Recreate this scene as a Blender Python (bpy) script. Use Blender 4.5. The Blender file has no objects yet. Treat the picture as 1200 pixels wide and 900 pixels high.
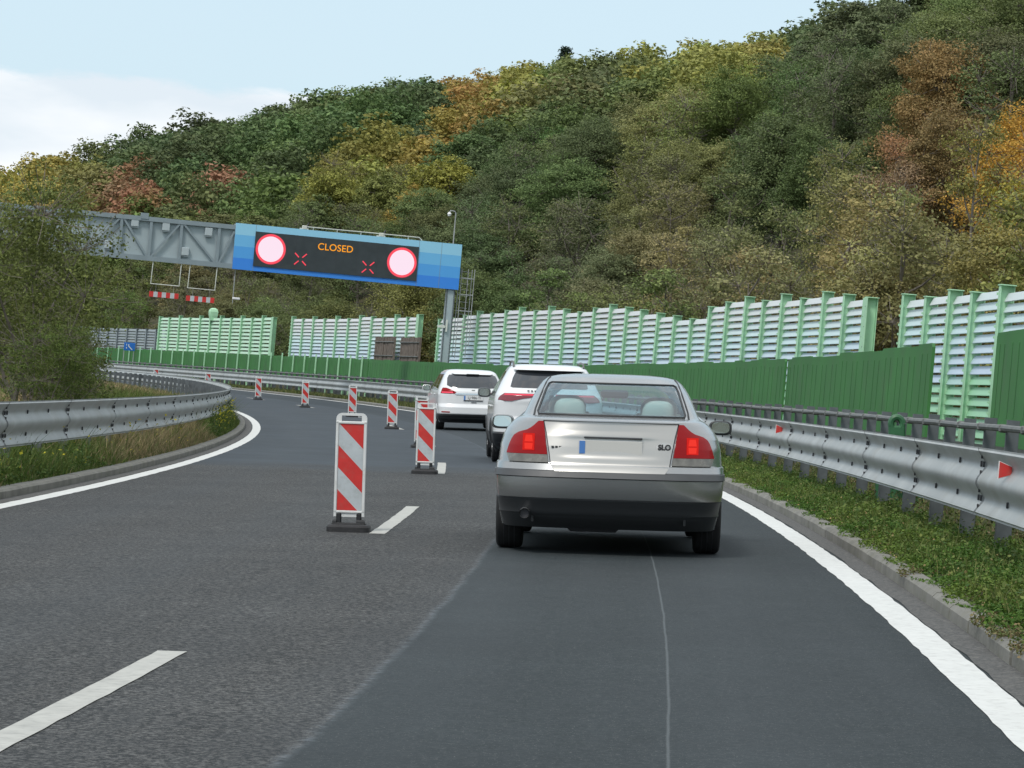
import bpy, bmesh, math, random
import numpy as np
from mathutils import Matrix, Vector
random.seed(7); rng = np.random.default_rng(7)
C = bpy.context.scene.collection
SC = bpy.context.scene
PI = math.pi

# ------------------------------------------------------------------ camera, world, sun, exposure
CAM_H = 1.28
F_PX, YH, ROLL = 3536.97, 446.13, 0.08693
cam = bpy.data.cameras.new('camera'); camo = bpy.data.objects.new('camera', cam); C.objects.link(camo)
cam.sensor_width = 36; cam.lens = 36 * F_PX / 1200; cam.clip_start = .5; cam.clip_end = 6000
_a = math.atan((YH - 450) / F_PX)
_F = Vector((0, math.cos(_a), math.sin(_a))); _r0 = Vector((1, 0, 0)); _u0 = Vector((0, -math.sin(_a), math.cos(_a)))
_R = _r0 * math.cos(ROLL) + _u0 * math.sin(ROLL); _U = _u0 * math.cos(ROLL) - _r0 * math.sin(ROLL)
camo.matrix_world = Matrix(((_R.x, _U.x, -_F.x, 0), (_R.y, _U.y, -_F.y, 0), (_R.z, _U.z, -_F.z, CAM_H), (0, 0, 0, 1)))
SC.camera = camo
SUN_EL, SUN_AZ = math.radians(54), math.radians(215)      # azimuth from +Y clockwise
wd = bpy.data.worlds.new('World'); SC.world = wd; wd.use_nodes = True
nt = wd.node_tree; nt.nodes.clear()
def N(nt, t, **k):
    n = nt.nodes.new(t)
    for a, b in k.items(): setattr(n, a, b)
    return n
sky = N(nt, 'ShaderNodeTexSky', sky_type='NISHITA', sun_disc=False, sun_elevation=SUN_EL, sun_rotation=SUN_AZ)
sky.air_density = 1.0; sky.dust_density = 2.0
tc = N(nt, 'ShaderNodeTexCoord'); mp = N(nt, 'ShaderNodeMapping'); mp.inputs['Scale'].default_value = (1, 1, 3.2)
nt.links.new(tc.outputs['Generated'], mp.inputs['Vector'])
nz = N(nt, 'ShaderNodeTexNoise'); nz.inputs['Scale'].default_value = 8.5; nz.inputs['Detail'].default_value = 9; nz.inputs['Roughness'].default_value = .62
nt.links.new(mp.outputs[0], nz.inputs['Vector'])
sep = N(nt, 'ShaderNodeSeparateXYZ'); nt.links.new(tc.outputs['Generated'], sep.inputs[0])
# more cloud close to the horizon and overhead-behind, thin veil near the top of the picture
cr = N(nt, 'ShaderNodeValToRGB'); nt.links.new(sep.outputs['Z'], cr.inputs[0])
for p_, v_ in ((0, .64), (.080, .62), (.104, .20), (.16, .22), (.4, .55), (1, .6)):
    e_ = cr.color_ramp.elements[0] if p_ == 0 else (cr.color_ramp.elements[1] if p_ == 1 else cr.color_ramp.elements.new(p_))
    e_.color = (v_, v_, v_, 1)
ad = N(nt, 'ShaderNodeMath', operation='ADD'); nt.links.new(nz.outputs['Fac'], ad.inputs[0]); nt.links.new(cr.outputs[0], ad.inputs[1])
mr = N(nt, 'ShaderNodeMapRange'); mr.inputs['From Min'].default_value = .93; mr.inputs['From Max'].default_value = 1.02
nt.links.new(ad.outputs[0], mr.inputs['Value'])
veil = N(nt, 'ShaderNodeMixRGB'); veil.inputs[0].default_value = .82; veil.inputs[2].default_value = (5.7, 7.2, 8.1, 1); nt.links.new(sky.outputs[0], veil.inputs[1])
nz2 = N(nt, 'ShaderNodeTexNoise'); nz2.inputs['Scale'].default_value = 9; nz2.inputs['Detail'].default_value = 5
nt.links.new(mp.outputs[0], nz2.inputs['Vector'])
cc = N(nt, 'ShaderNodeMixRGB'); cc.inputs[1].default_value = (6.2, 6.9, 7.5, 1); cc.inputs[2].default_value = (8.6, 8.7, 8.8, 1)
mr2 = N(nt, 'ShaderNodeMapRange'); mr2.inputs['From Min'].default_value = .42; mr2.inputs['From Max'].default_value = .66
nt.links.new(nz2.outputs['Fac'], mr2.inputs['Value']); nt.links.new(mr2.outputs[0], cc.inputs[0])
mx = N(nt, 'ShaderNodeMixRGB'); nt.links.new(mr.outputs[0], mx.inputs[0]); nt.links.new(veil.outputs[0], mx.inputs[1]); nt.links.new(cc.outputs[0], mx.inputs[2])
bg = N(nt, 'ShaderNodeBackground'); bg.inputs['Strength'].default_value = .125; nt.links.new(mx.outputs[0], bg.inputs['Color'])
ow = N(nt, 'ShaderNodeOutputWorld'); nt.links.new(bg.outputs[0], ow.inputs['Surface'])
sl = bpy.data.lights.new('sun', 'SUN'); sl.energy = 2.0; sl.angle = math.radians(12); sl.color = (1, .96, .9)
so = bpy.data.objects.new('sun', sl); C.objects.link(so)
_d = Vector((math.sin(SUN_AZ) * math.cos(SUN_EL), math.cos(SUN_AZ) * math.cos(SUN_EL), math.sin(SUN_EL)))
so.rotation_euler = _d.to_track_quat('Z', 'Y').to_euler(); so.location = _d * 100
SC.view_settings.view_transform = 'Standard'; SC.view_settings.look = 'None'
SC.view_settings.exposure = 0.0; SC.view_settings.gamma = 1
try: SC.view_settings.use_curve_mapping = False
except Exception: pass

# ------------------------------------------------------------------ road alignment (s along the road, lat to the right, h up)
DS = .5
SS = np.arange(-300, 1000, DS)
KK = np.interp(SS, [0, 25, 50, 80, 120], [-.0015075, -.0019711, -.0022203, -.0022072, -.0020498])
TH = np.concatenate([[0], np.cumsum((KK[1:] + KK[:-1]) / 2 * DS)]); _i0 = int(np.searchsorted(SS, 0)); TH = TH - TH[_i0] + .085853 - .015075
_tm = (TH[1:] + TH[:-1]) / 2
AX = np.concatenate([[0], np.cumsum(np.sin(_tm) * DS)]); AY = np.concatenate([[0], np.cumsum(np.cos(_tm) * DS)])
AX -= AX[_i0]; AY -= AY[_i0]
LR, LL, LD = 1.405, -6.174, -2.334
def zroad(s, lat):
    s1 = np.clip(s, -30, 240)
    return np.interp(s, [0, 120], [.0575, .0518]) * lat + 1.143e-4 * s1 - 2.289e-5 * s1 * s1
def Pa(s, lat, h):          # vectorised
    s = np.asarray(s, float); lat = np.asarray(lat, float)
    t = np.interp(s, SS, TH)
    return np.stack(np.broadcast_arrays(np.interp(s, SS, AX) + lat * np.cos(t), np.interp(s, SS, AY) - lat * np.sin(t), zroad(s, lat) + h), -1)
def P(s, lat, h=0): return Vector(Pa(s, lat, h).tolist())
def head(s): return float(np.interp(s, SS, TH))
def frame(s, lat, h=0, bank=True, yaw=0):
    b = math.atan(float(np.interp(s, [0, 120], [.0575, .0518]))) if bank else 0
    return Matrix.Translation(P(s, lat, h)) @ Matrix.Rotation(-head(s) + yaw, 4, 'Z') @ Matrix.Rotation(-b, 4, 'Y')
def to_px(v):
    d = Vector(v) - Vector((0, 0, CAM_H)); z = d.dot(_F)
    if z < 1: return None
    return 600 + F_PX * d.dot(_R) / z, 450 - F_PX * d.dot(_U) / z, z
def hill_ext(lat, s):
    Hr = np.interp(s, [150, 230, 319, 402, 472, 500, 535, 640], [56, 56, 49, 44, 42, 38, 28, 12])
    lr = np.interp(s, [230, 319, 402, 472, 535], [150, 165, 189, 230, 280])
    t = (lat - 13) / (lr - 13)
    up = np.clip(t, 0, 1); f = up ** np.interp(s, [412, 446], [.92, 2.0]) * (1 + .2 * (1 - up))
    f = np.where(t > 1, 1 - .35 * np.clip(t - 1, 0, 3) ** 1.3, f)
    f = np.where(t < 0, 0, f)
    lump = (np.sin(lat * .07 + s * .031) + np.sin(s * .05 - lat * .043 + 1)) * 1.3 * np.clip(t * 3, 0, 1)
    return Hr * f + lump
def zground(s, lat):
    s = np.asarray(s, float); lat = np.asarray(lat, float)
    z = zroad(s, np.clip(lat, -8.2, 4.2)) + .10
    z = z + np.where(lat > 4, hill_ext(lat, s), 0)
    z = z + np.where(lat < -8, .35 * np.clip((-8 - lat) / 6, 0, 1) + .12 * np.sin(lat * .8 + s * .2) * np.clip((-8 - lat) / 4, 0, 1), 0)
    return z
def G(s, lat):
    v = P(s, lat, 0); v.z = float(zground(s, lat)); return v

# ------------------------------------------------------------------ materials
def setp(b, **k):
    for a, v in k.items():
        i = b.inputs.get(a)
        if i is not None: i.default_value = v
def mat(name, col, rough=.6, metal=0, noise=0, scale=8, bump=0, bscale=60, spec=.5, coat=0, emis=None, estr=0, dirt=None, dscale=2, coord='Object'):
    m = bpy.data.materials.new(name); m.use_nodes = True; t = m.node_tree; b = t.nodes['Principled BSDF']
    setp(b, **{'Base Color': (*col, 1), 'Roughness': rough, 'Metallic': metal, 'Specular IOR Level': spec, 'Coat Weight': coat, 'Coat Roughness': .05})
    if emis: setp(b, **{'Emission Color': (*emis, 1), 'Emission Strength': estr})
    tcn = t.nodes.new('ShaderNodeTexCoord')
    last = None
    if noise:
        n = N(t, 'ShaderNodeTexNoise'); n.inputs['Scale'].default_value = scale; n.inputs['Detail'].default_value = 6; t.links.new(tcn.outputs[coord], n.inputs['Vector'])
        r = N(t, 'ShaderNodeMapRange'); r.inputs['From Min'].default_value = .3; r.inputs['From Max'].default_value = .7
        r.inputs['To Min'].default_value = 1 - noise; r.inputs['To Max'].default_value = 1 + noise
        t.links.new(n.outputs['Fac'], r.inputs['Value'])
        v = N(t, 'ShaderNodeVectorMath', operation='SCALE'); v.inputs[0].default_value = col; t.links.new(r.outputs[0], v.inputs['Scale']); last = v.outputs[0]
        rr = N(t, 'ShaderNodeMapRange'); rr.inputs['To Min'].default_value = max(rough - .12, .02); rr.inputs['To Max'].default_value = min(rough + .12, 1)
        t.links.new(n.outputs['Fac'], rr.inputs['Value']); t.links.new(rr.outputs[0], b.inputs['Roughness'])
    if dirt:
        n = N(t, 'ShaderNodeTexNoise'); n.inputs['Scale'].default_value = dscale; n.inputs['Detail'].default_value = 8; n.inputs['Roughness'].default_value = .7; t.links.new(tcn.outputs[coord], n.inputs['Vector'])
        r = N(t, 'ShaderNodeMapRange'); r.inputs['From Min'].default_value = .5; r.inputs['From Max'].default_value = .72; r.inputs['To Max'].default_value = .7
        t.links.new(n.outputs['Fac'], r.inputs['Value'])
        x = N(t, 'ShaderNodeMixRGB'); t.links.new(r.outputs[0], x.inputs[0]); x.inputs[2].default_value = (*dirt, 1)
        if last: t.links.new(last, x.inputs[1])
        else: x.inputs[1].default_value = (*col, 1)
        last = x.outputs[0]
    if last: t.links.new(last, b.inputs['Base Color'])
    if bump:
        n = N(t, 'ShaderNodeTexNoise'); n.inputs['Scale'].default_value = bscale; n.inputs['Detail'].default_value = 4; t.links.new(tcn.outputs[coord], n.inputs['Vector'])
        bp = N(t, 'ShaderNodeBump'); bp.inputs['Strength'].default_value = bump; bp.inputs['Distance'].default_value = .01
        t.links.new(n.outputs['Fac'], bp.inputs['Height']); t.links.new(bp.outputs[0], b.inputs['Normal'])
    return m
def emi(name, col, s):
    m = bpy.data.materials.new(name); m.use_nodes = True; t = m.node_tree; t.nodes.clear()
    e = N(t, 'ShaderNodeEmission'); e.inputs[0].default_value = (*col, 1); e.inputs[1].default_value = s
    o = N(t, 'ShaderNodeOutputMaterial'); t.links.new(e.outputs[0], o.inputs[0]); return m
def glass(name, tint, trans, rough=.02):
    m = bpy.data.materials.new(name); m.use_nodes = True; t = m.node_tree; t.nodes.clear()
    tr = N(t, 'ShaderNodeBsdfTransparent'); tr.inputs[0].default_value = (*tint, 1)
    gl = N(t, 'ShaderNodeBsdfGlossy'); gl.inputs['Roughness'].default_value = rough; gl.inputs[0].default_value = (.9, .95, 1, 1)
    fr = N(t, 'ShaderNodeFresnel'); fr.inputs[0].default_value = 1.6
    a = N(t, 'ShaderNodeMath', operation='MULTIPLY_ADD'); a.inputs[1].default_value = .8; a.inputs[2].default_value = trans; t.links.new(fr.outputs[0], a.inputs[0])
    x = N(t, 'ShaderNodeMixShader'); t.links.new(a.outputs[0], x.inputs[0]); t.links.new(tr.outputs[0], x.inputs[1]); t.links.new(gl.outputs[0], x.inputs[2])
    o = N(t, 'ShaderNodeOutputMaterial'); t.links.new(x.outputs[0], o.inputs[0]); return m
M = {}
M['galv'] = mat('galvanised', (.38, .40, .40), .55, .25, noise=.13, scale=2.2, dirt=(.30, .29, .26), dscale=1.3)
M['galv_dark'] = mat('weathered_galvanised', (.125, .14, .15), .65, .25, noise=.25, scale=6)
M['pipe'] = mat('grey_pipe', (.15, .155, .15), .6, .2, noise=.25, scale=5)
M['bolt'] = mat('dark_bolt', (.05, .05, .055), .6, .3)
M['green_dark'] = mat('dark_green_board', (.058, .190, .058), .6, noise=.14, scale=.9, spec=.15, dirt=(.075, .15, .07), dscale=1.6)
M['green_groove'] = mat('green_groove', (.02, .075, .03), .7)
M['green_pale'] = mat('pale_green_steel', (.45, .74, .49), .5, noise=.07, scale=3, spec=.3, dirt=(.32, .52, .35), dscale=1.5)
M['green_pale2'] = mat('pale_green_blade', (.48, .68, .52), .5, noise=.04, scale=3)
M['white_pl'] = mat('white_plastic', (.72, .73, .72), .45, noise=.05, scale=10, dirt=(.45, .44, .41), dscale=5)
M['red_refl'] = mat('red_reflective', (.60, .035, .03), .4, noise=.08, scale=12, dirt=(.42, .10, .08), dscale=9)
M['white_refl'] = mat('white_reflective', (.50, .54, .56), .4, noise=.07, scale=12, dirt=(.36, .37, .36), dscale=8)
M['rubber'] = mat('black_rubber', (.028, .028, .03), .75, noise=.3, scale=20, bump=.3)
M['black_pl'] = mat('black_plastic', (.02, .021, .023), .5, noise=.2, scale=10)
M['concrete'] = mat('kerb_concrete', (.19, .185, .165), .9, noise=.22, scale=3.5, bump=.5, bscale=30, dirt=(.14, .14, .10), dscale=2.5)
M['gutter'] = mat('gutter_grit', (.085, .085, .083), .95, noise=.5, scale=60, bump=.6, bscale=80, dirt=(.24, .23, .21), dscale=26)
M['gantry'] = mat('gantry_grey', (.37, .44, .46), .55, .1, noise=.06, scale=1)
M['gantry_dark'] = mat('gantry_frame_grey', (.25, .305, .33), .5, .15, noise=.08, scale=2)
M['gantry_box'] = mat('gantry_box_grey', (.42, .48, .50), .5)
M['offwhite'] = mat('off_white', (.62, .64, .58), .5)
M['screen'] = mat('led_screen', (.035, .045, .05), .5, noise=.15, scale=3)
for i, c in enumerate(((.30, .62, .82), (.16, .48, .80), (.09, .37, .79), (.045, .25, .77))): M['blue%d' % i] = mat('panel_blue_%d' % i, c, .4)
M['led_red'] = emi('led_red', (1, .09, .13), 1.0)
M['led_pink'] = emi('led_white', (1, .80, .92), .98)
M['led_amber'] = emi('led_amber', (1, .38, .03), 1.05)
M['brown_mesh'] = mat('brown_board', (.15, .12, .10), .9, noise=.35, scale=4, bump=.6, bscale=10)
M['sign_blue'] = mat('sign_blue', (.02, .16, .60), .4)
M['white_paint'] = mat('white_paint', (.78, .78, .78), .5)
M['silver'] = mat('silver_paint', (.36, .368, .368), .27, .85, coat=.5)
M['silver_lit'] = mat('silver_lit_paint', (.46, .452, .43), .34, .65, coat=.5)  # same silver paint, lightened on the lid: brightness of the light in the colour
M['white_car'] = mat('white_car_paint', (.78, .79, .80), .28, 0, coat=.7)
M['chrome'] = mat('chrome', (.7, .7, .7), .15, .9)
M['seat'] = mat('beige_leather', (.80, .78, .68), .6)
M['inside'] = mat('dark_cabin', (.085, .10, .11), .8)
M['lens_red'] = mat('red_lens', (.20, .003, .005), .25, coat=.12, spec=.15, emis=(1, .006, .008), estr=.07)
M['lens_clear'] = mat('clear_lens', (.15, .145, .13), .25, coat=.4, noise=.3, scale=14)
M['lamp_on'] = emi('lamp_lit', (1, .050, .034), .9)
M['lamp_glow'] = emi('lamp_glow', (.85, .028, .022), .75)
M['lamp_pink'] = emi('lamp_lit_pink', (1, .12, .18), 1.05)
M['dark_lens'] = mat('dark_red_lens', (.22, .015, .025), .12, coat=1)
M['glass_rear'] = glass('tinted_glass', (.66, .84, .88), .05)
M['glass_dark'] = mat('dark_glass', (.022, .026, .032), .08, coat=1, spec=.8)
M['mirror'] = mat('mirror_glass', (.62, .67, .64), .12, 1)
M['strip'] = mat('bumper_strip_grey', (.06, .063, .067), .5, noise=.1, scale=8)
M['grey_pl'] = mat('grey_plastic', (.045, .047, .05), .45)
M['plate'] = mat('plate_pale', (.60, .59, .56), .5)
M['plate_blue'] = mat('plate_blue', (.08, .22, .55), .5)
M['tyre'] = mat('tyre', (.018, .018, .019), .85, noise=.2, scale=20)
M['rim'] = mat('rim', (.35, .36, .37), .35, .7)
M['grey_slat'] = mat('grey_slats', (.26, .30, .32), .6)
M['bark'] = mat('bark', (.19, .165, .14), .95, noise=.35, scale=3)
M['ring_green'] = mat('green_bollard_plastic', (.03, .12, .05), .5, noise=.2, scale=8)

def slat_mat():
    # translucent-looking plastic blades: white at the top, blue in the middle, green at the foot (real colour of the blades, by height)
    m = bpy.data.materials.new('noise_wall_slats'); m.use_nodes = True; t = m.node_tree; b = t.nodes['Principled BSDF']
    a = N(t, 'ShaderNodeAttribute', attribute_name='hh'); r = N(t, 'ShaderNodeValToRGB'); t.links.new(a.outputs['Fac'], r.inputs[0])
    r.color_ramp.elements[0].position = 0; r.color_ramp.elements[0].color = (.33, .62, .40, 1)
    r.color_ramp.elements[1].position = 1; r.color_ramp.elements[1].color = (.64, .65, .66, 1)
    for p_, c_ in ((.36, (.33, .62, .40)), (.40, (.52, .62, .76)), (.52, (.54, .65, .74)), (.66, (.56, .72, .74)), (.82, (.63, .67, .67))):
        e = r.color_ramp.elements.new(p_); e.color = (*c_, 1)
    t.links.new(r.outputs[0], b.inputs['Base Color']); setp(b, Roughness=.5)
    return m
M['slats'] = slat_mat()

def road_mat():
    m = bpy.data.materials.new('asphalt'); m.use_nodes = True; t = m.node_tree; b = t.nodes['Principled BSDF']; L = t.links.new
    uv = N(t, 'ShaderNodeUVMap', uv_map='UV'); sp = N(t, 'ShaderNodeSeparateXYZ'); L(uv.outputs[0], sp.inputs[0])
    tcn = N(t, 'ShaderNodeTexCoord')
    def noise(scale, det=3, rough=.5, src=None, vec=None):
        n = N(t, 'ShaderNodeTexNoise'); n.inputs['Scale'].default_value = scale; n.inputs['Detail'].default_value = det; n.inputs['Roughness'].default_value = rough
        L(src or tcn.outputs['Object'], n.inputs['Vector']); return n.outputs['Fac']
    def math_(op, a, b_=None, c=None):
        n = N(t, 'ShaderNodeMath', operation=op)
        for i, x in enumerate((a, b_, c)):
            if x is None: continue
            if isinstance(x, (int, float)): n.inputs[i].default_value = x
            else: L(x, n.inputs[i])
        return n.outputs[0]
    def ramp(x, lo, hi, to0=0, to1=1):
        n = N(t, 'ShaderNodeMapRange'); L(x, n.inputs['Value'])
        for k, v in (('From Min', lo), ('From Max', hi), ('To Min', to0), ('To Max', to1)): n.inputs[k].default_value = v
        return n.outputs[0]
    def mix(f, a, b_, mode='MIX'):
        n = N(t, 'ShaderNodeMixRGB', blend_type=mode)
        for i, x in enumerate((f, a, b_)):
            if isinstance(x, (int, float)): n.inputs[i].default_value = x
            elif isinstance(x, tuple): n.inputs[i].default_value = (*x, 1)
            else: L(x, n.inputs[i])
        return n.outputs[0]
    lat, s = sp.outputs[0], sp.outputs[1]
    wob = math_('MULTIPLY_ADD', noise(.9, 2), .07, math_('MULTIPLY_ADD', noise(9, 3), .035, .02))
    lat_w = math_('ADD', lat, wob)
    newl = ramp(lat_w, -1.245, -1.215)                # 1 on the resurfaced right-hand strip
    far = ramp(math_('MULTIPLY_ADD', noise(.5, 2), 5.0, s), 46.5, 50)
    smooth = math_('MAXIMUM', newl, far)
    # aggregate speckle
    agg = noise(34, 6, .78); agg2 = noise(75, 3, .7); big = noise(.55, 4, .6); mid = noise(4, 5, .6)
    spk = ramp(agg, .47, .58); spk2 = ramp(agg2, .57, .64)
    old = mix(spk, (.020, .022, .023), (.150, .150, .147)); old = mix(math_('MULTIPLY', spk2, .6), old, (.30, .29, .27))
    old = mix(ramp(mid, .35, .75, 0, .3), old, (.040, .043, .047))
    new = mix(ramp(mid, .3, .7), (.018, .0255, .028), (.026, .034, .038)); new = mix(math_('MULTIPLY', spk, .6), new, (.056, .066, .069)); 
    new = mix(math_('MULTIPLY', ramp(noise(120, 1), .68, .76), .7), new, (.33, .33, .32))
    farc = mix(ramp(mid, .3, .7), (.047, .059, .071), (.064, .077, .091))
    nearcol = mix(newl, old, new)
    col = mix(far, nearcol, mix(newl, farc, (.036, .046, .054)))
    # wheel tracks along the lane, then bluish sheen streaks painted into the colour
    w1 = math_('ABSOLUTE', math_('SUBTRACT', math_('ABSOLUTE', math_('ADD', lat, .42)), .78))
    w2 = math_('ABSOLUTE', math_('SUBTRACT', math_('ABSOLUTE', math_('ADD', lat, 4.25)), .85))
    tr = ramp(math_('MINIMUM', w1, w2), .1, .5, 1, 0)
    cmb = N(t, 'ShaderNodeCombineXYZ'); L(math_('MULTIPLY', lat, 2.2), cmb.inputs[0]); L(math_('MULTIPLY', s, .10), cmb.inputs[1])
    strk = noise(1.0, 5, .6, cmb.outputs[0])
    col = mix(math_('MULTIPLY', tr, .16), col, (.07, .082, .092))
    col = mix(ramp(strk, .35, .75, 0, .22), col, (.072, .083, .092))
    col = mix(ramp(big, .3, .7, .3, 0), col, (.018, .021, .024))
    # dusty seam and the long crack in the middle of the resurfaced strip
    near = ramp(s, 25, 30, 1, 0)
    seam = ramp(math_('ABSOLUTE', math_('ADD', lat_w, 1.235)), .0, .038, 1, 0)
    seam = math_('MULTIPLY', math_('MULTIPLY', seam, ramp(noise(14, 4, .7), .40, .65)), .38)
    col = mix(math_('MULTIPLY', seam, ramp(s, 60, 90, 1, 0)), col, (.22, .25, .28))
    latc = math_('ADD', lat, math_('MULTIPLY_ADD', noise(.7, 3), .022, -.011))
    crk = ramp(math_('ABSOLUTE', math_('ADD', latc, .0)), .002, .009, .34, 0)
    col = mix(math_('MULTIPLY', crk, near), col, (.20, .22, .23))
    L(col, b.inputs['Base Color'])
    rg = mix(smooth, (.88, .88, .88), (.78, .78, .78)); L(rg, b.inputs['Roughness']); setp(b, **{'Specular IOR Level': .22})
    bp = N(t, 'ShaderNodeBump'); bp.inputs['Distance'].default_value = .006; L(ramp(smooth, 0, 1, .8, .35), bp.inputs['Strength']); L(agg, bp.inputs['Height']); L(bp.outputs[0], b.inputs['Normal'])
    return m
M['road'] = road_mat()
def paint_mat():
    m = mat('road_paint', (.66, .67, .65), .7, noise=.05, scale=6, dirt=(.42, .42, .40), dscale=14)
    return m
M['paint'] = paint_mat(); M['paint_old'] = mat('worn_road_paint', (.44, .44, .41), .8, noise=.1, scale=7, dirt=(.26, .26, .25), dscale=16)
def ground_mat():
    m = bpy.data.materials.new('earth'); m.use_nodes = True; t = m.node_tree; b = t.nodes['Principled BSDF']; L = t.links.new
    tcn = N(t, 'ShaderNodeTexCoord')
    n = N(t, 'ShaderNodeTexNoise'); n.inputs['Scale'].default_value = 1.1; n.inputs['Detail'].default_value = 9; n.inputs['Roughness'].default_value = .7; L(tcn.outputs['Object'], n.inputs['Vector'])
    r = N(t, 'ShaderNodeValToRGB'); L(n.outputs['Fac'], r.inputs[0])
    r.color_ramp.elements[0].position = .35; r.color_ramp.elements[0].color = (.028, .035, .014, 1)
    r.color_ramp.elements[1].position = .68; r.color_ramp.elements[1].color = (.10, .085, .045, 1)
    L(r.outputs[0], b.inputs['Base Color']); setp(b, Roughness=1.0)
    return m
M['earth'] = ground_mat()
def leaf_mat(name, obj_color=True, trans=.25):
    m = bpy.data.materials.new(name); m.use_nodes = True; t = m.node_tree; L = t.links.new; b = t.nodes['Principled BSDF']; out = t.nodes['Material Output']
    if obj_color: src = N(t, 'ShaderNodeObjectInfo').outputs['Color']
    else: src = N(t, 'ShaderNodeAttribute', attribute_name='tint').outputs['Color']
    v = N(t, 'ShaderNodeAttribute', attribute_name='var').outputs['Fac']
    h = N(t, 'ShaderNodeHueSaturation'); L(src, h.inputs['Color'])
    r = N(t, 'ShaderNodeMapRange'); L(v, r.inputs['Value']); r.inputs['To Min'].default_value = .55; r.inputs['To Max'].default_value = 1.75; L(r.outputs[0], h.inputs['Value'])
    r2 = N(t, 'ShaderNodeMapRange'); L(v, r2.inputs['Value']); r2.inputs['To Min'].default_value = .515; r2.inputs['To Max'].default_value = .488; L(r2.outputs[0], h.inputs['Hue'])
    L(h.outputs[0], b.inputs['Base Color']); setp(b, **{'Roughness': .7, 'Specular IOR Level': .25})
    tl = N(t, 'ShaderNodeBsdfTranslucent'); L(h.outputs[0], tl.inputs[0])
    x = N(t, 'ShaderNodeMixShader'); x.inputs[0].default_value = trans; L(b.outputs[0], x.inputs[1]); L(tl.outputs[0], x.inputs[2]); L(x.outputs[0], out.inputs[0])
    return m
M['leaf'] = leaf_mat('foliage'); M['leaf_t'] = leaf_mat('foliage_tinted', False)

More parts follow.
